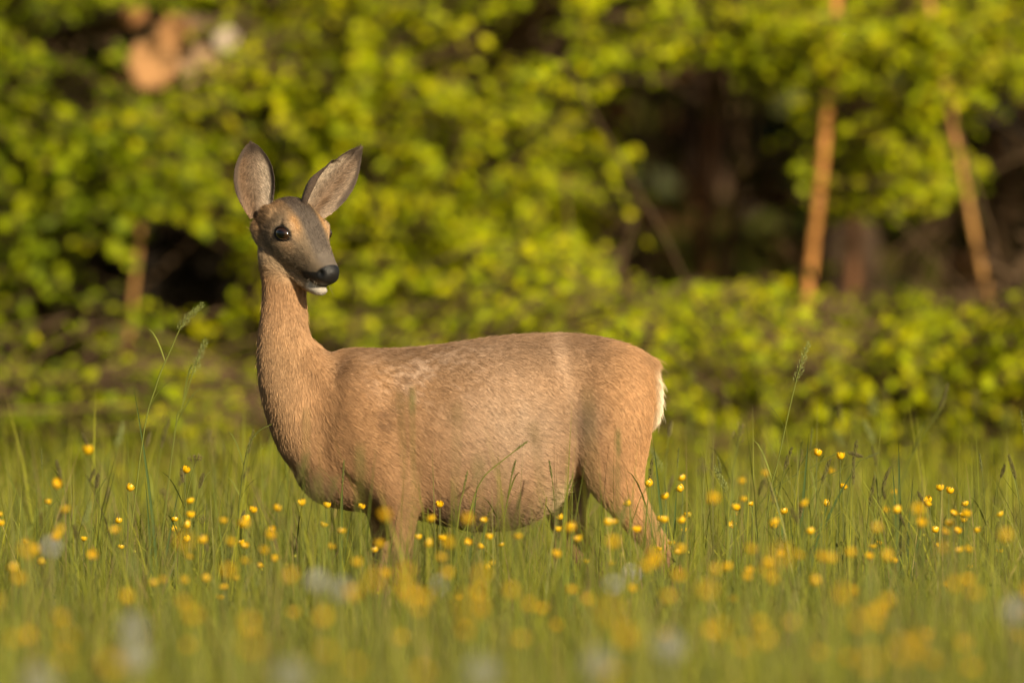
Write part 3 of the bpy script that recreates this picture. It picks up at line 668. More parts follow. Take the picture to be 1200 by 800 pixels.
def woodland():
    # the shrub row at the wood's edge
    xs = [-3.6, -2.75, -2.0, -1.30, -0.62, 0.05, 0.72, 1.38, 2.1, 2.85, 3.7]
    names = ['bush beyond the left end of the meadow', 'bush left of the slim sapling', 'bush overhanging the tan sawn log ends', 'bush beside the slim ochre sapling',
             'bush standing behind the ears of the deer', 'bush behind the middle of the back of the deer', 'bush behind the rump of the deer, at the dark gap',
             'bush wrapped around the straight orange trunk', 'bush between the straight trunk and the leaning stem', 'bush right of the leaning stem', 'bush beyond the right end of the meadow']
    hues = ['sparse olive green', 'sparse olive green', 'yellow-green layered', 'dim olive green', 'bright yellow-green', 'dense bright yellow-green', 'bright yellow-green', 'golden green', 'golden green', 'golden green', 'golden green']
    C = [[] for _ in xs]; n = 0
    while n < 3200:
        px = rng.uniform(-900, 2100); py = rng.uniform(-130, 440); d = 39.5 + 2.3 * rng.uniform() ** 1.6
        v = dens(px, py) if -60 < px < 1260 else 0.7
        if rng.uniform() > v: continue
        p = at(px, py, d)
        if p[2] < 0.25: continue
        if 920 < px < 1000 and 110 < py < 360 and d < 40.4 and rng.uniform() < .85: continue
        if 135 < px < 190 and 240 < py < 360 and d < 40.4: continue
        if 1115 < px < 1200 and 235 < py < 440 and d < 40.4 and rng.uniform() < .85: continue
        C[int(np.argmin(np.abs(np.array(xs) - p[0] + rng.normal(0, .12))))].append((p, rng.uniform(.16, .36), int(rng.integers(10, 18)))); n += 1
    for a, b, ra, rb, m in [(985, 35, 85, 30, 22), (1085, 85, 60, 26, 10), (1110, 195, 40, 22, 8), (1125, 50, 50, 34, 10), (1160, 40, 50, 40, 10), (165, 190, 60, 30, 14), (170, 125, 40, 14, 9), (212, 62, 30, 22, 5), (150, 45, 16, 22, 4), (245, 80, 16, 22, 3), (920, 30, 60, 28, 8), (945, 182, 18, 10, 1), (935, 300, 25, 12, 1), (1180, 190, 40, 14, 2)]:
        for q in range(m):                  # boughs reaching out before the slender trunks
            p = at(a + rng.normal(0, .6) * ra, b + rng.normal(0, .6) * rb, rng.uniform(39.2, 39.7)); C[int(np.argmin(np.abs(np.array(xs) - p[0])))].append((p, rng.uniform(.2, .32), int(rng.integers(9, 15))))
    for k, x in enumerate(xs):
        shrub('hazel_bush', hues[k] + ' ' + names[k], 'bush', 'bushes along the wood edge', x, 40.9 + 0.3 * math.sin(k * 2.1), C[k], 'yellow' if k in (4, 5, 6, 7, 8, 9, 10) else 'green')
    # low growth in front of them
    lows = [(-3.2, 'at the left end of the bush row'), (-2.2, 'in front of the sparse olive bush'), (-1.25, 'at the foot of the slim ochre sapling'), (-0.45, 'behind the chest of the deer'), (0.35, 'behind the belly of the deer'),
            (0.95, 'behind the hind leg of the deer'), (1.5, 'at the foot of the straight trunk'), (2.2, 'at the foot of the leaning stem'), (3.1, 'at the right end of the bush row')]
    for k, (x, w_) in enumerate(lows):
        cs = []
        for q in range(330):
            xx = x + rng.normal(0, 0.42); hh = rng.uniform(0.1, 1.0)
            top = np.interp(xx, [-3, -1.1, -0.75, -0.4, 0.3, 0.7, 3], [.42, .44, .55, .62, .72, .80, .80]) * (1 + 0.20 * math.sin(xx * 4.3 + 1) + 0.13 * math.sin(xx * 11.7)) * (rng.uniform(1.1, 1.5) if rng.uniform() < .14 else 1)
            hh = 0.08 + hh * (top - .08)
            cs.append((np.array([xx, 37.6 + rng.normal(0, .7) - DIST, hh]), rng.uniform(.18, .32), int(rng.integers(8, 13))))
        shrub('bramble', 'low sunlit tangle of bramble leaves ' + w_, 'bramble', 'low brambles before the bushes', x, 37.7, cs, 'yellow' if k > 2 else 'green', nst=6, h=0.4, lsz=0.033)
    # second row, its shade also put into the leaf colour
    for k, (x, w_) in enumerate([(-3.4, 'far left'), (-2.1, 'behind the sawn log ends'), (-0.9, 'behind the ears of the deer'), (0.4, 'behind the back of the deer'), (1.55, 'inside the dark gap behind the straight trunk'), (2.5, 'inside the dark gap behind the leaning stem'), (3.8, 'far right')]):
        cs = [(np.array([x + rng.normal(0, .55), 45.5 + rng.normal(0, .7) - DIST, rng.uniform(.2, 2.6)]), rng.uniform(.25, .5), int(rng.integers(7, 13))) for q in range(80 if k not in (4, 5) else 18)]
        shrub('shaded_bush', ('bush with shade-dark leaves %s' % w_) if 'far' not in w_ else 'bush with shade-dark leaves at the %s of the wood' % w_, 'bush', 'shaded bushes under the trees', x, 45.5, cs, 'dark', h=2.3, lsz=0.07)

    # trunks
    def trunk_tree(name, label, pts, r, col, crown_c, crown_r, nspr, pal='green', lsz=0.075, zmin=1.75):
        P = crom(np.array(pts), 16); root = obj(name, None); root.empty_display_size = 0.3; root.location = P[0]; set_org(P[0])
        P = P - P[0]; G = Geo(); cc = np.tile(col, (16, 1)) * (1 + 0.25 * vnoise(P, 3, 5)[:, None])
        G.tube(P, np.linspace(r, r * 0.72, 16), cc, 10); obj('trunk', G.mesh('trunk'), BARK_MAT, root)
        GL, GB = Geo(), Geo(); c0 = np.array(crown_c) - np.array(root.location)
        for q in range(nspr):
            v = rng.normal(size=3); v /= np.linalg.norm(v); p = c0 + v * crown_r * rng.uniform(0.25, 1) ** 0.5
            if p[2] < zmin: p[2] = zmin + rng.uniform(0, .35 * zmin)
            e = spray(GL, GB, p, pal, rng.uniform(.4, .8), int(rng.integers(14, 24)), lsz)
            if q % 6 == 0 and e is not None:
                j = P[np.argmin(((P - e) ** 2).sum(1))]; GB.tube(np.array([j, (j + e) / 2 + [0, 0, .15], e]), [r * .35, r * .22, .006], np.array(col) * 0.8, 5)
        tag(obj('crown', GL.mesh('crown', False), LEAF_MAT, root), kind='stuff'); obj('branches', GB.mesh('branches'), BARK_MAT, root)
        tag(root, label, 'tree', 'trees at the wood edge'); return root
    def gpt(px, py, d, ext):                 # stem through picture points, run down to the ground and on upwards
        a, b = at(*px, d), at(*py, d); u = (a - b) / (a[2] - b[2]); base = b - u * b[2]
        return [base - u * 0.05, b, a, a + np.array([u[0] * .7, u[1], 1]) * ext * .5, a + np.array([u[0] * .4, u[1] + .05, 1]) * ext]
    sun_bark = (0.46, 0.21, 0.06)  # low sunlight put into the bark colour, likewise on the leaning stem
    trunk_tree('slender_tree', 'straight slender trunk with sunlight-orange bark colour, standing before the dark gap', gpt((972, 95), (945, 355), 39.6, 3.6), 0.0155, sun_bark, at(1000, -620, 41.6) + [0.5, .3, .2], np.array([1.6, 1.0, 1.4]), 330)
    trunk_tree('slender_tree', 'thin leaning stem with sunlight-ochre bark colour, bending away from the straight trunk', gpt((1132, 225), (1182, 430), 39.5, 3.8), 0.011, (0.40, 0.21, 0.07), at(1500, -720, 41.8) + [.4, .2, .2], np.array([1.6, 1.0, 1.4]), 330)
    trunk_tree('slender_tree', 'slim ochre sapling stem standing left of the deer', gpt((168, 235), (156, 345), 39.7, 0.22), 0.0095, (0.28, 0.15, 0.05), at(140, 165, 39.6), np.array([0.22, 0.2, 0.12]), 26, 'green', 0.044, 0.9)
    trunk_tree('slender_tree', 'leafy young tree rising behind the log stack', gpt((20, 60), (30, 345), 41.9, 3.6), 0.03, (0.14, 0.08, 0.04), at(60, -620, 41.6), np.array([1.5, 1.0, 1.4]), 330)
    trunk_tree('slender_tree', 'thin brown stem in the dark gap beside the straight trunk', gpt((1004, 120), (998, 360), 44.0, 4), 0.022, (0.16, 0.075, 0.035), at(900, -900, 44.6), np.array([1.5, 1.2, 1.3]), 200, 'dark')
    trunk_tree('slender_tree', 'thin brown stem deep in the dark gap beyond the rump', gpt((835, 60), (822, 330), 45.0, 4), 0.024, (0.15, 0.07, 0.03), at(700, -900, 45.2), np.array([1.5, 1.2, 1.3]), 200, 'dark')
    # tall trees whose crowns close over the frame and shade the wood
    for k, (x, y, w_) in enumerate([(-3.5, 15.6, 'left of the sawn log ends'), (-0.3, 18.4, 'hidden behind the bushes above the deer'), (1.0, 16.8, 'left of the dark gap'), (3.0, 15.9, 'right of the leaning stem')]):
        b = np.array([x, y, 0.0])
        trunk_tree('beech_tree', 'tall broad beech tree with a spreading crown, ' + w_, [b - [0, 0, .1], b + [.05, 0, 1], b + [0, .1, 2.5], b + [.1, .1, 4.5], b + [0, .1, 6.5]], 0.11, (0.10, 0.065, 0.04), b + [0, -1.2, 4.3], np.array([2.0, 2.2, 2.4]), 520, 'green', 0.09)
    # far wood, in the same shade-darkened leaf colours
    G, GB = Geo(), Geo(); set_org((0, 0, 0))
    for q in range(2600):
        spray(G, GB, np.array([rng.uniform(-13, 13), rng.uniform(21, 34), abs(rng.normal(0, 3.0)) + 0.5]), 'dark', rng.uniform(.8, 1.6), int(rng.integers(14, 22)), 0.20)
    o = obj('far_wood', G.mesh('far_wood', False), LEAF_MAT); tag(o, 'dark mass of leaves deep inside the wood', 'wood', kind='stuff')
    for k in range(8):
        x, y = -6.4 + 1.8 * k + rng.uniform(-.4, .4), rng.uniform(21, 27); Gt = Geo(); hgt = 9
        P = np.array([[x, y, gz(x, y) - .2], [x + .1, y, 2.5], [x + rng.normal(0, .3), y, 5.5], [x + rng.normal(0, .5), y, hgt]]); Gt.tube(crom(P, 10), np.linspace(.14, .06, 10), (0.08, 0.048, 0.028), 8)
        tag(obj('wood_trunk', Gt.mesh('wood_trunk'), BARK_MAT), 'bare brown trunk deep in the wood, ' + ['at its far left edge', 'behind the left beech', 'behind the sawn logs', 'behind the ears of the deer', 'behind the back of the deer', 'behind the dark gap', 'behind the leaning stem', 'at its far right edge'][k], 'tree trunk', 'trunks inside the wood')
woodland()

# ------------------------------------------------------------------ sawn logs glowing tan through the leaves
def logs():
    LM = attr_mat('log', rough=0.8, spec=0.2, noise=0.35, scale=26, bump=0.4)
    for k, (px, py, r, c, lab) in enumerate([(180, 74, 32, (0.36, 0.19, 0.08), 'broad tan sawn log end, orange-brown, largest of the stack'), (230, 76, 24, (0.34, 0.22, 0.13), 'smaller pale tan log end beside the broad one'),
                                             (204, 38, 22, (0.26, 0.13, 0.05), 'rusty brown log end lying on top of the broad one'), (266, 46, 16, (0.42, 0.34, 0.26), 'whitish log end set apart from the tan ones'), (158, 18, 15, (0.26, 0.12, 0.045), 'small rust orange log end at the top of the stack')] + [(110 + 46 * (j % 4) + 22 * (j // 4 % 2), 128 + 44 * (j // 4), 22, (0.028, 0.02, 0.014), 'log end coloured dark like shade in the %s course of the stack below the tan ones' % ['first', 'second', 'third', 'fourth', 'fifth', 'lowest'][j // 4]) for j in range(24)]):
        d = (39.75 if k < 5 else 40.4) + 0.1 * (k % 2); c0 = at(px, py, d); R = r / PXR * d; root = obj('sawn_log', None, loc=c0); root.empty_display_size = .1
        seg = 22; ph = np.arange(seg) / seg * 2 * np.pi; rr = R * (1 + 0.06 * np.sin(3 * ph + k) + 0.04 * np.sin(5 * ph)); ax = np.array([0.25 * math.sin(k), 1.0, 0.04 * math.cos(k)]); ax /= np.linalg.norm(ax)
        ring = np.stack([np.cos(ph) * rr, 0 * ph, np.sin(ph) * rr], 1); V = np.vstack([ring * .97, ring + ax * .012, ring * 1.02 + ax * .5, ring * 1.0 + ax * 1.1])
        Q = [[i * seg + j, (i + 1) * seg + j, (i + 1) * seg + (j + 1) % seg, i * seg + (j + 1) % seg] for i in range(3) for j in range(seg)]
        G = Geo(); G.add(V, Q, None, (0.16, 0.10, 0.06) if k < 5 else (0.03, 0.024, 0.018)); obj('bark', G.mesh('bark'), LM, root)  # lower logs coloured dark to stand for shade around them
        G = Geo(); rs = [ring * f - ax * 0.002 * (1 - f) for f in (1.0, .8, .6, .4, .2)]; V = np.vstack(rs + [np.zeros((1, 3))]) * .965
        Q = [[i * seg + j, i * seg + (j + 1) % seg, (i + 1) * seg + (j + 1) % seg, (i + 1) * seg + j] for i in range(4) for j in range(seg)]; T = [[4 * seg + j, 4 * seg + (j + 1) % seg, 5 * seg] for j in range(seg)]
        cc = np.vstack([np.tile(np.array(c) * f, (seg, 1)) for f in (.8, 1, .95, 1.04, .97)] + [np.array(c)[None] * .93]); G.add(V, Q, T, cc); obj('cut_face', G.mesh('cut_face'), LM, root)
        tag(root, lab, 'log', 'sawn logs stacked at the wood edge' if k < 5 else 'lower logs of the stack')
    return
logs()
# ------------------------------------------------------------------ flowering grasses
def where(x, y):                         # where a plant stands, told by the deer
    px = x / S + 600
    if px < 230: a = 'out beyond the head side of the deer'
    elif px < 330: a = 'just ahead of the chest of the deer'
    elif px < 500: a = 'by the forelegs of the deer'
    elif px < 640: a = 'by the belly of the deer'
    elif px < 830: a = 'by the hind legs of the deer'
    elif px < 950: a = 'just past the rump of the deer'
    else: a = 'out beyond the rump side of the deer'
    b = 'far in front' if y < -6 else 'in front' if y < -2.5 else 'close in front' if y < -.3 else 'level' if y < .6 else 'behind'
    return b + ', ' + a
SEED_MAT = attr_mat('grass_seed', rough=0.7, transl=0.15, spec=0.2)
def spike(G, P, r, col, n=46, ln=0.007, open_=0.55):
    # spikelets set round the top of a stem
    P = np.asarray(P); T = np.gradient(P, axis=0); T /= np.linalg.norm(T, axis=1)[:, None]
    i = np.linspace(0, len(P) - 1, n); k = i.astype(int).clip(0, len(P) - 2); f = (i - k)[:, None]; c = P[k] * (1 - f) + P[k + 1] * f; t = T[k]
    ph = np.arange(n) * 2.4; a = np.cross(t, [0.2, 1, 0.1]); a /= np.linalg.norm(a, axis=1)[:, None]; b = np.cross(t, a)
    rad = a * np.cos(ph)[:, None] + b * np.sin(ph)[:, None]; u = np.linspace(0, 1, n); env = np.sin(np.pi * np.clip(0.12 + 0.86 * u, 0, 1)) ** 0.6
    d = t + rad * open_; d /= np.linalg.norm(d, axis=1)[:, None]; sd = np.cross(d, rad)
    ln_ = ln * rng.uniform(.7, 1.3, n)[:, None] * (0.5 + 0.5 * env[:, None]); st = c + rad * (r * env)[:, None] * 0.5
    V = np.stack([st, st + d * ln_ * .5 + sd * ln_ * .2, st + d * ln_, st + d * ln_ * .5 - sd * ln_ * .2, st + d * ln_ * .45 + rad * ln_ * .22], 1)
    o = (np.arange(n) * 5)[:, None]
    T_ = np.concatenate([o + np.array(q) for q in ([0, 1, 4], [1, 2, 4], [2, 3, 4], [3, 0, 4])])
    cc = np.asarray(col) * rng.uniform(.7, 1.35, (n, 1)); G.add(V.reshape(-1, 3), None, T_, np.repeat(cc, 5, 0))
def panicle(G, P, col, n=11, ln=0.022):
    P = np.asarray(P)
    for q in range(n):
        u = q / n; k = min(int(u * (len(P) - 1)), len(P) - 2); f = u * (len(P) - 1) - k; c = P[k] * (1 - f) + P[k + 1] * f
        az = q * 2.4; d = np.array([math.cos(az), math.sin(az), 1.5]); d /= np.linalg.norm(d); e = c + d * ln * (1.1 - u) * random.uniform(.7, 1.2)
        G.tube([c, (c + e) / 2, e], [.0004, .0003, .0003], np.array(col) * .9, 3)
        spike(G, [e - d * .006, e, e + d * .005], .002, col, 6, .006, .5)
def tuft_head(G, P, col):                # one-sided clumps as on cocksfoot
    P = np.asarray(P)
    for q, u in enumerate(np.linspace(0.05, 0.95, 6)):
        k = min(int(u * (len(P) - 1)), len(P) - 2); f = u * (len(P) - 1) - k; c = P[k] * (1 - f) + P[k + 1] * f; t = P[k + 1] - P[k]; t /= np.linalg.norm(t)
        s_ = np.array([1 if q % 2 else -0.5, -.2, .15]); c = c + s_ * .0035 * (1.2 - u)
        spike(G, [c - t * .009, c, c + t * .010], .0055 * (1.25 - .6 * u), col, 20, .0065, .8)

def flower_grass(pts, label, kind, group, hl=0.045, col=None, rad=0.0009, leaf=True):
    P = crom(np.array(pts), 22); base = P[0].copy(); root = obj('seed_stalk', None, loc=base); root.empty_display_size = .05; P = P - base
    G = Geo(); g = np.array([0.16, 0.18, 0.035]) * random.uniform(.8, 1.3); G.tube(P, np.linspace(rad * 1.3, rad * .7, 22), g, 5); obj('stem', G.mesh('stem'), GRASS_MAT, root)
    s = np.concatenate([[0], np.cumsum(np.linalg.norm(np.diff(P, axis=0), axis=1))]); L = s[-1]; u = np.linspace(L - hl, L, 9); H = np.stack([np.interp(u, s, P[:, k]) for k in range(3)], 1)
    G = Geo()
    if kind == 'foxtail': spike(G, H, .0034, col or (0.11, 0.095, 0.035), 70, .0062, .42)
    elif kind == 'loose': panicle(G, H, col or (0.15, 0.125, 0.05))
    elif kind == 'tuft': tuft_head(G, H, col or (0.21, 0.24, 0.08))
    else: spike(G, H, .0018, col or (0.12, 0.13, 0.04), 40, .005, .3)
    obj('seed_head', G.mesh('seed_head', False), SEED_MAT, root)
    if leaf:
        for q in range(2):
            k = 6 + 5 * q; az = random.uniform(0, 6.28); d = np.array([math.cos(az) * .55, math.sin(az) * .55, 1.0]); ln = random.uniform(.08, .16)
            t = np.linspace(0, 1, 6); B = P[k] + d * (t * ln)[:, None]; B[:, 2] -= ln * .5 * t ** 2.4; sd = np.cross(d, [0, 0, 1.0]); sd /= np.linalg.norm(sd); w_ = np.array([.6, 1, 1, .8, .5, .05]) * .0017
            V = np.concatenate([B - sd * w_[:, None], B + sd * w_[:, None]]); G = Geo(); G.add(V, [[i, i + 6, i + 7, i + 1] for i in range(5)], None, g * 1.1); obj('leaf', G.mesh('leaf'), GRASS_MAT, root)
    tag(root, label, 'grass stalk', group); return root
def ppts(L, d):
    P = [at(x, y, d) for x, y in L][::-1]; b = P[0].copy(); sl = (P[1] - P[0]); b = P[0] - sl / max(sl[2], .02) * P[0][2] * 0.5; b[2] = -0.005; return [b] + P
TALL = 'tall single grasses around the deer'
HERO = [([(234, 359), (215, 378), (200, 410), (183, 452), (165, 530)], 27.2, 'tuft', .055, 'tallest green grass left of the deer neck, its clumped head nodding outward'),
        ([(239, 402), (229, 428), (213, 478), (203, 520)], 26.7, 'tuft', .06, 'second tall clump-headed grass, between the tallest and the chest'),
        ([(318, 497), (301, 507), (289, 530), (282, 575), (279, 615)], 27.45, 'thin', .10, 'thin dark grass arching over towards the chest of the deer'),
        ([(946, 405), (937, 432), (925, 480), (912, 540), (899, 600)], 27.6, 'tuft', .07, 'tallest straight green grass standing behind the rump with a clumped head'),
        ([(1110, 450), (1102, 478), (1076, 520), (1058, 560), (1050, 620)], 25.6, 'foxtail', .05, 'tall leaning grass with knotted stem and pale brown head'),
        ([(618, 517), (592, 537), (566, 560), (553, 592), (546, 640)], 27.2, 'thin', .03, 'slender grass bending across the belly of the deer'),
        ([(869, 497), (864, 525), (856, 570), (850, 620)], 28.6, 'loose', .05, 'open feathery grass head between rump and the straight grass'),
        ([(928, 525), (921, 545), (912, 580), (905, 630)], 27.5, 'foxtail', .045, 'brown foxtail grass just right of the straight tall grass'),
        ([(1004, 516), (1001, 535), (996, 570), (990, 630)], 27.5, 'foxtail', .05, 'upright dark foxtail grass, highest of the brown cluster'),
        ([(973, 538), (965, 560), (957, 590), (950, 640)], 27.4, 'foxtail', .05, 'dark foxtail grass leaning out of the brown cluster'),
        ([(1025, 558), (1021, 580), (1017, 610), (1013, 660)], 27.4, 'foxtail', .06, 'long-headed dark foxtail, centre of the brown cluster'),
        ([(1043, 548), (1036, 566), (1030, 600), (1024, 650)], 27.6, 'foxtail', .045, 'short dark foxtail tilted beside the long-headed one'),
        ([(940, 528), (936, 550), (930, 590)], 28.3, 'foxtail', .04, 'faded foxtail close behind the straight tall grass'),
        ([(940, 590), (936, 610), (930, 650)], 27.3, 'foxtail', .03, 'low dark foxtail under the straight tall grass'),
        ([(1182, 533), (1190, 560), (1196, 600), (1198, 660)], 27.6, 'foxtail', .05, 'slim foxtail grass apart, right of the leaning knotted grass'),
        ([(1170, 612), (1166, 635), (1160, 680)], 27.3, 'foxtail', .04, 'low brown foxtail below the slim foxtail'),
        ([(764, 538), (762, 560), (758, 600), (755, 650)], 27.2, 'foxtail', .05, 'dark foxtail grass crossing the thigh of the deer'),
        ([(604, 540), (600, 556), (594, 590), (588, 640)], 27.1, 'thin', .03, 'short dark spike before the flank of the deer'),
        ([(548, 552), (543, 575), (536, 620)], 26.8, 'thin', .04, 'green spike before the belly beside the bending grass'),
        ([(231, 538), (224, 560), (216, 600), (210, 650)], 27.4, 'loose', .02, 'small forked seed head standing between left buttercups'),
        ([(238, 555), (232, 580), (226, 620)], 27.5, 'foxtail', .03, 'small brown seed head beside the forked one'),
        ([(66, 540), (72, 565), (80, 610)], 26.4, 'foxtail', .04, 'soft brown grass head at the far left of the tall grasses'),
        ([(115, 555), (112, 580), (108, 620)], 27.9, 'foxtail', .03, 'dusky foxtail left of the tallest grass'),
        ([(403, 540), (401, 570), (398, 620)], 27.1, 'thin', .05, 'bright green spike before the brisket of the deer'),
        ([(672, 556), (664, 580), (660, 620)], 26.9, 'thin', .05, 'green spike nodding before the groin of the deer'),
        ([(835, 530), (833, 560), (830, 620)], 28.9, 'foxtail', .05, 'faded grey foxtail between rump and the feathery head'),
        ([(1010, 535), (985, 530), (950, 548), (905, 575), (880, 620)], 27.9, 'foxtail', .03, 'grass bowing sideways across the straight tall grass'),
        ([(1030, 530), (990, 548), (950, 570), (925, 610)], 28.0, 'thin', .03, 'long blade-like grass lying over the brown cluster')]
for L, d, kd, hl, lb in HERO: flower_grass(ppts(L, d), lb, kd, TALL, hl, None, .0013)

for q in range(16):                      # soft stalks well in front of the deer
    px = 330 + 27 * q + rng.uniform(-14, 14); py = rng.uniform(445, 575); d = rng.uniform(21.5, 25.2); t_ = at(px, py, d); b_ = np.array([t_[0] + rng.normal(0, .03), t_[1], -.004]); 
    flower_grass([b_, b_ * .7 + t_ * .3 + [.006, 0, 0], b_ * .3 + t_ * .7 + [.004, 0, 0], t_], ['pale green', 'straw coloured', 'brownish'][q % 3] + ' blurred stalk rising ' + ['before the neck base', 'before the shoulder', 'before the ribs', 'before the flank', 'before the haunch'][min(q // 3, 4)] + ' of the deer', ['foxtail', 'thin', 'loose'][q % 3], 'soft stalks in front of the deer', .05, [(0.16, 0.17, 0.05), (0.26, 0.20, 0.07), (0.18, 0.13, 0.06)][q % 3], .0012)
# broad blades growing in tufts beside the hind leg and elsewhere
def blade_tuft(px, d, tips, label, w0=.0045):
    b = at(px, 700, d); b[2] = 0; root = obj('blade_tuft', None, loc=b); root.empty_display_size = .05
    for (tx, ty) in tips:
        e = at(tx, ty, d + random.uniform(-.05, .05)) - b; t = np.linspace(0, 1, 10); st = np.array([random.uniform(-.012, .012), random.uniform(-.012, .012), -.004])
        P = st + (e - st) * t[:, None]; P[:, 0] += -0.25 * e[0] * np.sin(np.pi * t); P[:, 2] += 0.12 * e[2] * np.sin(np.pi * t) * (abs(e[0]) / .2); sd = np.array([math.cos(random.uniform(-.5, .5)), .4, 0]); w_ = np.array([.5, .8, .95, 1, 1, .95, .8, .6, .35, .03]) * w0
        V = np.concatenate([P - sd * w_[:, None], P + [0, .0016, 0], P + sd * w_[:, None]]); G = Geo(); G.add(V, [[i + o, i + o + 10, i + o + 11, i + o + 1] for o in (0, 10) for i in range(9)], None, np.array([0.075, 0.115, 0.03]) * random.uniform(.8, 1.3)); obj('blade', G.mesh('blade'), GRASS_MAT, root)
    tag(root, label, 'grass tuft', 'tufts of broad grass')
blade_tuft(785, 27.55, [(766, 520), (779, 560), (793, 570), (808, 585), (760, 640)], 'tuft of broad green blades beside the hind hock')
blade_tuft(1055, 27.6, [(1053, 515), (1046, 545), (1070, 560), (1030, 600), (1085, 600)], 'tuft of broad blades at the foot of the leaning knotted grass')
blade_tuft(935, 27.7, [(948, 508), (905, 560), (975, 575), (1010, 535), (925, 600)], 'tuft of broad blades around the straight tall grass')
blade_tuft(185, 27.4, [(156, 450), (170, 560), (210, 570), (225, 600)], 'tuft of narrow blades at the foot of the tallest left grass', .003)
blade_tuft(395, 27.2, [(402, 545), (380, 585), (412, 600)], 'tuft of narrow blades before the brisket', .003)
blade_tuft(545, 27.2, [(560, 560), (530, 600), (575, 590)], 'tuft of narrow blades before the belly', .003)
blade_tuft(1120, 27.9, [(1132, 590), (1100, 600), (1143, 575), (1150, 620)], 'tuft of narrow blades between the knotted grass and the slim foxtail', .003)

# the many smaller seed heads of the meadow: a few stems, copied
PLAB = {'foxtail': 'brown foxtail grass head, ', 'loose': 'open feathery grass head, ', 'thin': 'thin green grass spike, ', 'tuft': 'clump-headed green grass, '}
protos_kind = ['foxtail', 'loose', 'foxtail', 'thin', 'foxtail', 'tuft', 'loose', 'foxtail', 'thin']
protos = []
for k in range(9):
    h = 0.40 + 0.02 * k; a = random.uniform(0, 6.28); b = random.uniform(.02, .09)
    pts = [np.array([0, 0, 0.]), np.array([math.cos(a) * b * .2, math.sin(a) * b * .2, h * .5]), np.array([math.cos(a) * b * .6, math.sin(a) * b * .6, h * .85]), np.array([math.cos(a) * b, math.sin(a) * b, h])]
    kd = ['foxtail', 'loose', 'foxtail', 'thin', 'foxtail', 'tuft', 'loose', 'foxtail', 'thin'][k]
    lb = {'foxtail': 'brown foxtail grass head rising among the buttercups', 'loose': 'open feathery grass head rising among the buttercups', 'thin': 'thin green grass spike rising among the buttercups', 'tuft': 'clump-headed green grass rising among the buttercups'}[kd]
    protos.append(flower_grass(pts, lb, kd, kd + ' grass among the buttercups', random.uniform(.03, .055)))
used = set()
for q in range(230):
    k = int(rng.integers(0, 9)); d = rng.choice([rng.uniform(16, 25), rng.uniform(25, 29.5), rng.uniform(29.5, 38)], p=[.25, .45, .30]); x = rng.uniform(-1, 1) * (d * .036 + .25)
    if abs(d - DIST) < .14 and -.5 < x < .4: d += .3
    o = protos[k] if k not in used else copy_tree(protos[k]); used.add(k); o['label'] = PLAB[protos_kind[k]] + where(x, d - DIST)
    o.location = (x, d - DIST, -.005); o.rotation_euler = (0, 0, rng.uniform(0, 6.28)); s_ = rng.uniform(.78, 1.08) * (0.93 if d < 26 else 1); o.scale = (s_, s_, s_)

# ------------------------------------------------------------------ buttercups
PETAL = plain_mat('buttercup_petal', (0.70, 0.42, 0.004), rough=0.35, spec=0.5, noise=0.14, scale=60, transl=0.25)
POLLEN = plain_mat('buttercup_centre', (0.55, 0.40, 0.03), rough=0.8, noise=0.25, scale=500)
GREENP = attr_mat('herb_green', rough=0.5, transl=0.2, spec=0.3)
def blossom_mesh(op):
    G = Geo(); nu, nv = 5, 5
    for k in range(5):
        a0 = k * 2 * np.pi / 5; u = np.linspace(0, 1, nu)[:, None]; v = np.linspace(-1, 1, nv)[None]
        wd = 0.0043 * np.sin(np.pi * (0.10 + 0.72 * u)) ** .8; r = 0.0011 + 0.0070 * np.sin(u * op); z = 0.0078 * (1 - np.cos(u * op)) * 1.1 + 0.002 * v ** 2 * u + 0.0006 * math.sin(k * 3)
        X_ = r + 0 * v - 0.0014 * (v ** 2) * u; Y_ = wd * v
        V = np.stack([X_ * math.cos(a0) - Y_ * math.sin(a0), X_ * math.sin(a0) + Y_ * math.cos(a0), z + 0 * X_], -1).reshape(-1, 3)
        I = np.arange(nu * nv).reshape(nu, nv); G.add(V, np.stack([I[:-1, :-1], I[:-1, 1:], I[1:, 1:], I[1:, :-1]], -1).reshape(-1, 4))
    return G.mesh('blossom')
BL = [blossom_mesh(o) for o in (1.25, 1.5, 1.75)]
for b in BL: b.materials.append(PETAL)
Gc = Geo(); ph = np.arange(8) / 8 * 2 * np.pi
Gc.add(np.vstack([np.stack([np.cos(ph) * .003, np.sin(ph) * .003, 0 * ph + .001], 1), np.stack([np.cos(ph) * .0022, np.sin(ph) * .0022, 0 * ph + .0036], 1), [[0, 0, .0046]]]), [[i, (i + 1) % 8, 8 + (i + 1) % 8, 8 + i] for i in range(8)], [[8 + i, 8 + (i + 1) % 8, 16] for i in range(8)])
CEN = Gc.mesh('flower_centre'); CEN.materials.append(POLLEN)
from mathutils import Euler
def bud_into(G, c, r=.003):
    ph = np.arange(7) / 7 * 2 * np.pi; R = [[.5, -.8], [1, 0], [.75, .7], [0.05, 1.1]]
    V = np.vstack([np.stack([np.cos(ph) * a * r, np.sin(ph) * a * r, 0 * ph + b * r], 1) for a, b in R]) + c
    G.add(V, [[i * 7 + j, i * 7 + (j + 1) % 7, i * 7 + 7 + (j + 1) % 7, i * 7 + 7 + j] for i in range(3) for j in range(7)], None, (0.30, 0.28, 0.03))
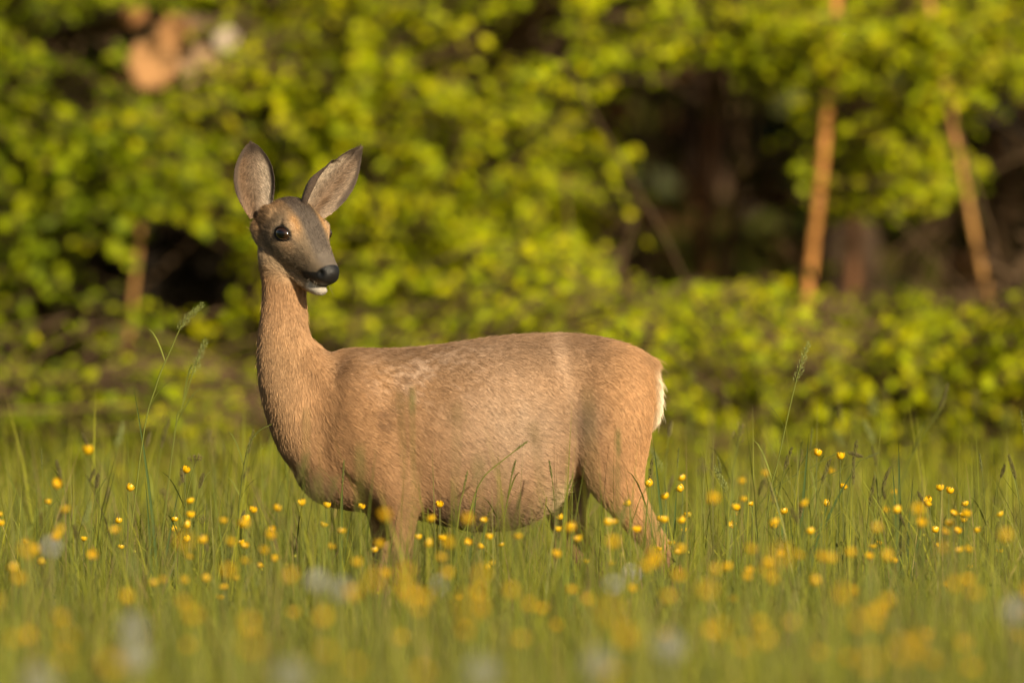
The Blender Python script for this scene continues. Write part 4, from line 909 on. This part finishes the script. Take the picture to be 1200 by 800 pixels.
def buttercup(nb, h=0.40, bud=True):
    root = obj('buttercup', None); root.empty_display_size = .04; G = Geo(); g = np.array([0.12, 0.14, 0.035])
    fork = np.array([random.uniform(-.012, .012), random.uniform(-.012, .012), h * random.uniform(.55, .7)])
    G.tube(crom([[0, 0, 0], fork * [.6, 1.3, .5], fork], 8), np.linspace(.0014, .0011, 8), g, 5); heads = []
    for q in range(nb):
        a = q * 2.3 + random.uniform(-.4, .4); sp = 0.0 if nb == 1 else random.uniform(.025, .06); e = np.array([math.cos(a) * sp, math.sin(a) * sp, h - q * random.uniform(.015, .05)]) + fork * [1, 1, 0]
        if q == 0: e[:2] *= 0.35
        G.tube(crom([fork, (fork + e) / 2 + [(e - fork)[0] * .25, (e - fork)[1] * .25, -.01], e], 8), np.linspace(.0010, .0007, 8), g, 4); heads.append(e)
    if bud:
        a = random.uniform(0, 6.28); e = fork + [math.cos(a) * .03, math.sin(a) * .03, random.uniform(.03, .08)]; G.tube([fork, (fork + e) / 2 + [.004, 0, -.006], e], [.0008, .0007, .0006], g, 4); bud_into(G, e)
    obj('stem', G.mesh('stem'), GREENP, root)
    for e in heads:
        b = obj('blossom', random.choice(BL), None, root, e); b.rotation_euler = (random.uniform(.2, .95), random.uniform(-.3, .3), random.uniform(0, 6.28)) if random.random() < .6 else (random.uniform(-.35, .35), random.uniform(-.35, .35), random.uniform(0, 6.28))
        obj('flower_centre', CEN, None, b)
    for q in range(3):                      # lobed leaves
        G = Geo(); a = q * 2.1 + random.uniform(-.4, .4); c = fork * (.35 + .3 * q)
        for lob in (-.5, 0, .5):
            d = np.array([math.cos(a + lob), math.sin(a + lob), .7]); ln = random.uniform(.022, .04); t = np.linspace(0, 1, 5); B = c + d * (t * ln)[:, None]; B[:, 2] -= .4 * ln * t ** 2
            sd = np.array([-d[1], d[0], 0]); w_ = np.array([.3, 1, 1.1, .7, .05]) * .0018; G.add(np.concatenate([B - sd * w_[:, None], B + sd * w_[:, None]]), [[i, i + 5, i + 6, i + 1] for i in range(4)], None, np.array([.09, .125, .03]))
        obj('leaf', G.mesh('leaf'), GREENP, root)
    return root, heads[0]
BC = []
for k, (nb, bd) in enumerate([(1, False), (1, True), (1, True), (2, True), (2, False), (3, True), (1, False), (2, True)]):
    BC.append((buttercup(nb, .40, bd), nb)); 
BLAB = {1: 'single yellow buttercup, ', 2: 'buttercup with two blossoms, ', 3: 'buttercup with three blossoms, '}
bused = set()
def put_bc(k, x, y, h, label=None):
    (root, hd), nb = BC[k]; first = k not in bused; o = root if first else copy_tree(root); bused.add(k)
    s_ = h / hd[2]; o.scale = (s_ ** .4, s_ ** .4, s_); o.rotation_euler = (0, 0, rng.uniform(0, 6.28)); o.location = (x, y, -.003)
    if k in (0, 1, 2, 6):                   # put the head exactly over the spot
        a = o.rotation_euler.z; hx, hy = hd[0] * s_ ** .4, hd[1] * s_ ** .4; o.location = (x - hx * math.cos(a) + hy * math.sin(a), y - hx * math.sin(a) - hy * math.cos(a), -.003)
    tag(o, label or BLAB[nb] + where(x, y), 'buttercup', 'buttercups with %d blossom%s' % (nb, '' if nb == 1 else 's') if not label else 'buttercups standing out of the grass')
SHARP = [(800, 573, 'topmost buttercup beside the hind hock'), (862, 596, 'buttercup arching away between hock and straight tall grass'), (806, 604, 'open buttercup just below the topmost one at the hock'), (803, 621, 'folded buttercup under the pair at the hock'), (738, 590, 'buttercup overlapping the thigh of the deer'),
         (774, 609, 'buttercup at the back edge of the hind leg'), (787, 637, 'round buttercup before the hock'), (771, 643, 'small buttercup before the hock'), (659, 606, 'buttercup under the groin of the deer'), (515, 592, 'buttercup before the belly, right of the foreleg'),
         (383, 593, 'buttercup under the brisket of the deer'), (423, 594, 'buttercup between brisket and foreleg'), (150, 572, 'buttercup left of the tall clump-headed grasses'), (139, 611, 'half-open buttercup under the tall clump-headed grass'), (98, 632, 'drooping buttercup left of the forked seed head'),
         (141, 641, 'low round buttercup under the tall clump-headed grass'), (205, 620, 'small buttercup at the foot of the tallest left grass'), (957, 532, 'high buttercup above the brown foxtail cluster'), (985, 536, 'high buttercup beside the bowing grass'), (988, 571, 'buttercup inside the brown foxtail cluster'),
         (967, 590, 'small buttercup under the brown foxtail cluster'), (920, 600, 'round buttercup at the straight tall grass'), (1102, 573, 'buttercup above the leaves right of the leaning knotted grass'), (1132, 591, 'topmost branching buttercup between knotted grass and slim foxtail'), (1090, 586, 'buttercup beside the leaning knotted grass'), (1100, 639, 'buttercup below the leaning knotted grass'),
         (1137, 664, 'buttercup at the foot of the branching one'), (929, 665, 'buttercup below the straight tall grass'), (854, 662, 'buttercup right of the hock, low in the grass'), (1112, 576, 'partner buttercup beside the one right of the knotted grass'), (1172, 646, 'small buttercup below the slim foxtail'), (1030, 636, 'buttercup below the long-headed foxtail')]
for q, (px, py, lb) in enumerate(SHARP):
    d = 27.5 + random.choice([-.35, -.25, .2, .3, .4]) if not (320 < px < 800) else 27.5 - random.uniform(.25, .5)
    p = at(px, py, d); put_bc([1, 2, 6, 0][q % 4], p[0], p[1], p[2], lb)
SOFT = [(103, 530, 25.2), (65, 568, 25.2), (518, 631, 26.1), (490, 630, 26.3), (561, 640, 26.5), (572, 664, 26.6), (686, 658, 26.2), (670, 617, 26.5), (654, 621, 26.4), (258, 700, 25.4), (265, 687, 25.2), (278, 678, 25.6), (302, 662, 26.2), (322, 655, 25.2), (180, 683, 24.2), (190, 680, 24.0), (70, 725, 20.6), (15, 750, 19.8), (35, 745, 20),
        (650, 733, 21.8), (490, 715, 20.6), (500, 700, 20.6), (537, 700, 24.8), (610, 750, 20.2), (1086, 742, 22.2), (1030, 715, 21), (1040, 705, 21.2), (1110, 684, 26), (990, 770, 20), (960, 765, 20.5), (890, 730, 21), (870, 760, 20), (830, 740, 20.6), (740, 690, 24), (720, 660, 25.5), (345, 718, 22), (215, 680, 24), (1092, 775, 20), (1130, 750, 23), (1190, 745, 22)]
for px, py, d in SOFT:
    p = at(px, py, d); put_bc(int(rng.choice([0, 1, 2, 6])), p[0], p[1], min(p[2], .56))
n = 0
while n < 190:
    px = rng.uniform(-120, 1320); py = rng.choice([rng.uniform(585, 700), rng.uniform(690, 800)], p=[.72, .28]) if rng.uniform() < .9 else rng.uniform(540, 600); h = float(np.clip(rng.normal(.40, .045), .28, .5)); d = (CAMH - h) / ((py - YH) / PXR)
    if d < 16.5 or d > 36: continue
    p = at(px, py, d)
    if abs(p[1]) < .16 and -.5 < p[0] < .38: continue
    put_bc(int(rng.integers(0, 8)) if d > 23 else int(rng.choice([0, 1, 2, 6])), p[0], p[1], h); n += 1

# ------------------------------------------------------------------ dandelion clocks
FLUFF = plain_mat('dandelion_fluff', (0.42, 0.42, 0.38), rough=0.8, spec=0.2, noise=0.08, transl=0.4)
def clock_proto():
    G = Geo(); n = 150; i = np.arange(n) + .5; ph = np.arccos(1 - 2 * i / n); th = np.pi * (1 + 5 ** .5) * i; D = np.stack([np.cos(th) * np.sin(ph), np.sin(th) * np.sin(ph), np.cos(ph)], 1)
    V, T = [], []
    for q in range(n):
        d = D[q]; a = np.cross(d, [.3, .5, .8]); a /= np.linalg.norm(a); b = np.cross(d, a); k = len(V)
        V += [d * .003 + a * .0002, d * .003 - a * .0002, d * .017]; T.append([k, k + 1, k + 2])
        for m in range(7):
            an = m * 2 * math.pi / 7; e = a * math.cos(an) + b * math.sin(an); k = len(V); sd = np.cross(d, e); V += [d * .017 + sd * .00022, d * .017 - sd * .00022, d * .0225 + e * .0062]; T.append([k, k + 1, k + 2])
    G.add(np.array(V), None, T); me = G.mesh('seed_globe', False); me.materials.append(FLUFF); return me
CLK = clock_proto()
for px, py, d, lb in [(155, 735, 19.6, 'grey dandelion clock, the larger of a blurred pair left of the deer'), (158, 768, 18.8, 'lower dandelion clock of the blurred pair left of the deer'), (372, 680, 23, 'round dandelion clock in front of the brisket of the deer'), (400, 690, 22.2, 'faint dandelion clock beside the one before the brisket'), (703, 778, 18.6, 'dandelion clock low in the grass in front of the hind legs'),
                      (785, 757, 19.4, 'dandelion clock right of the one before the hind legs'), (565, 788, 18, 'dandelion clock low in the grass before the belly'), (1190, 715, 21, 'dandelion clock under the slim foxtail'), (718, 685, 25, 'small dandelion clock under the groin of the deer'), (515, 685, 25.2, 'small dandelion clock under the belly of the deer'), (740, 672, 26.4, 'pale dandelion clock beside the hind hock'), (340, 792, 18.2, 'dandelion clock low in the grass before the chest'), (60, 640, 24.5, 'dandelion clock among the buttercups at the far left'), (45, 800, 17.8, 'dandelion clock lowest at the far left')]:
    p = at(px, py, d); root = obj('dandelion_clock', None, loc=(p[0], p[1], 0)); root.empty_display_size = .05; h = max(p[2], .2)
    G = Geo(); G.tube(crom([[.01, .004, -.004], [.004, -.004, h * .5], [0, 0, h - .003]], 9), np.linspace(.0026, .0019, 9), (0.19, 0.17, 0.07), 6); obj('stem', G.mesh('stem'), GREENP, root)
    s_ = obj('seed_globe', CLK, None, root, (0, 0, h)); s_.rotation_euler = (random.uniform(0, 3), random.uniform(0, 3), 0); tag(root, lb, 'dandelion', 'dandelion clocks in the meadow')
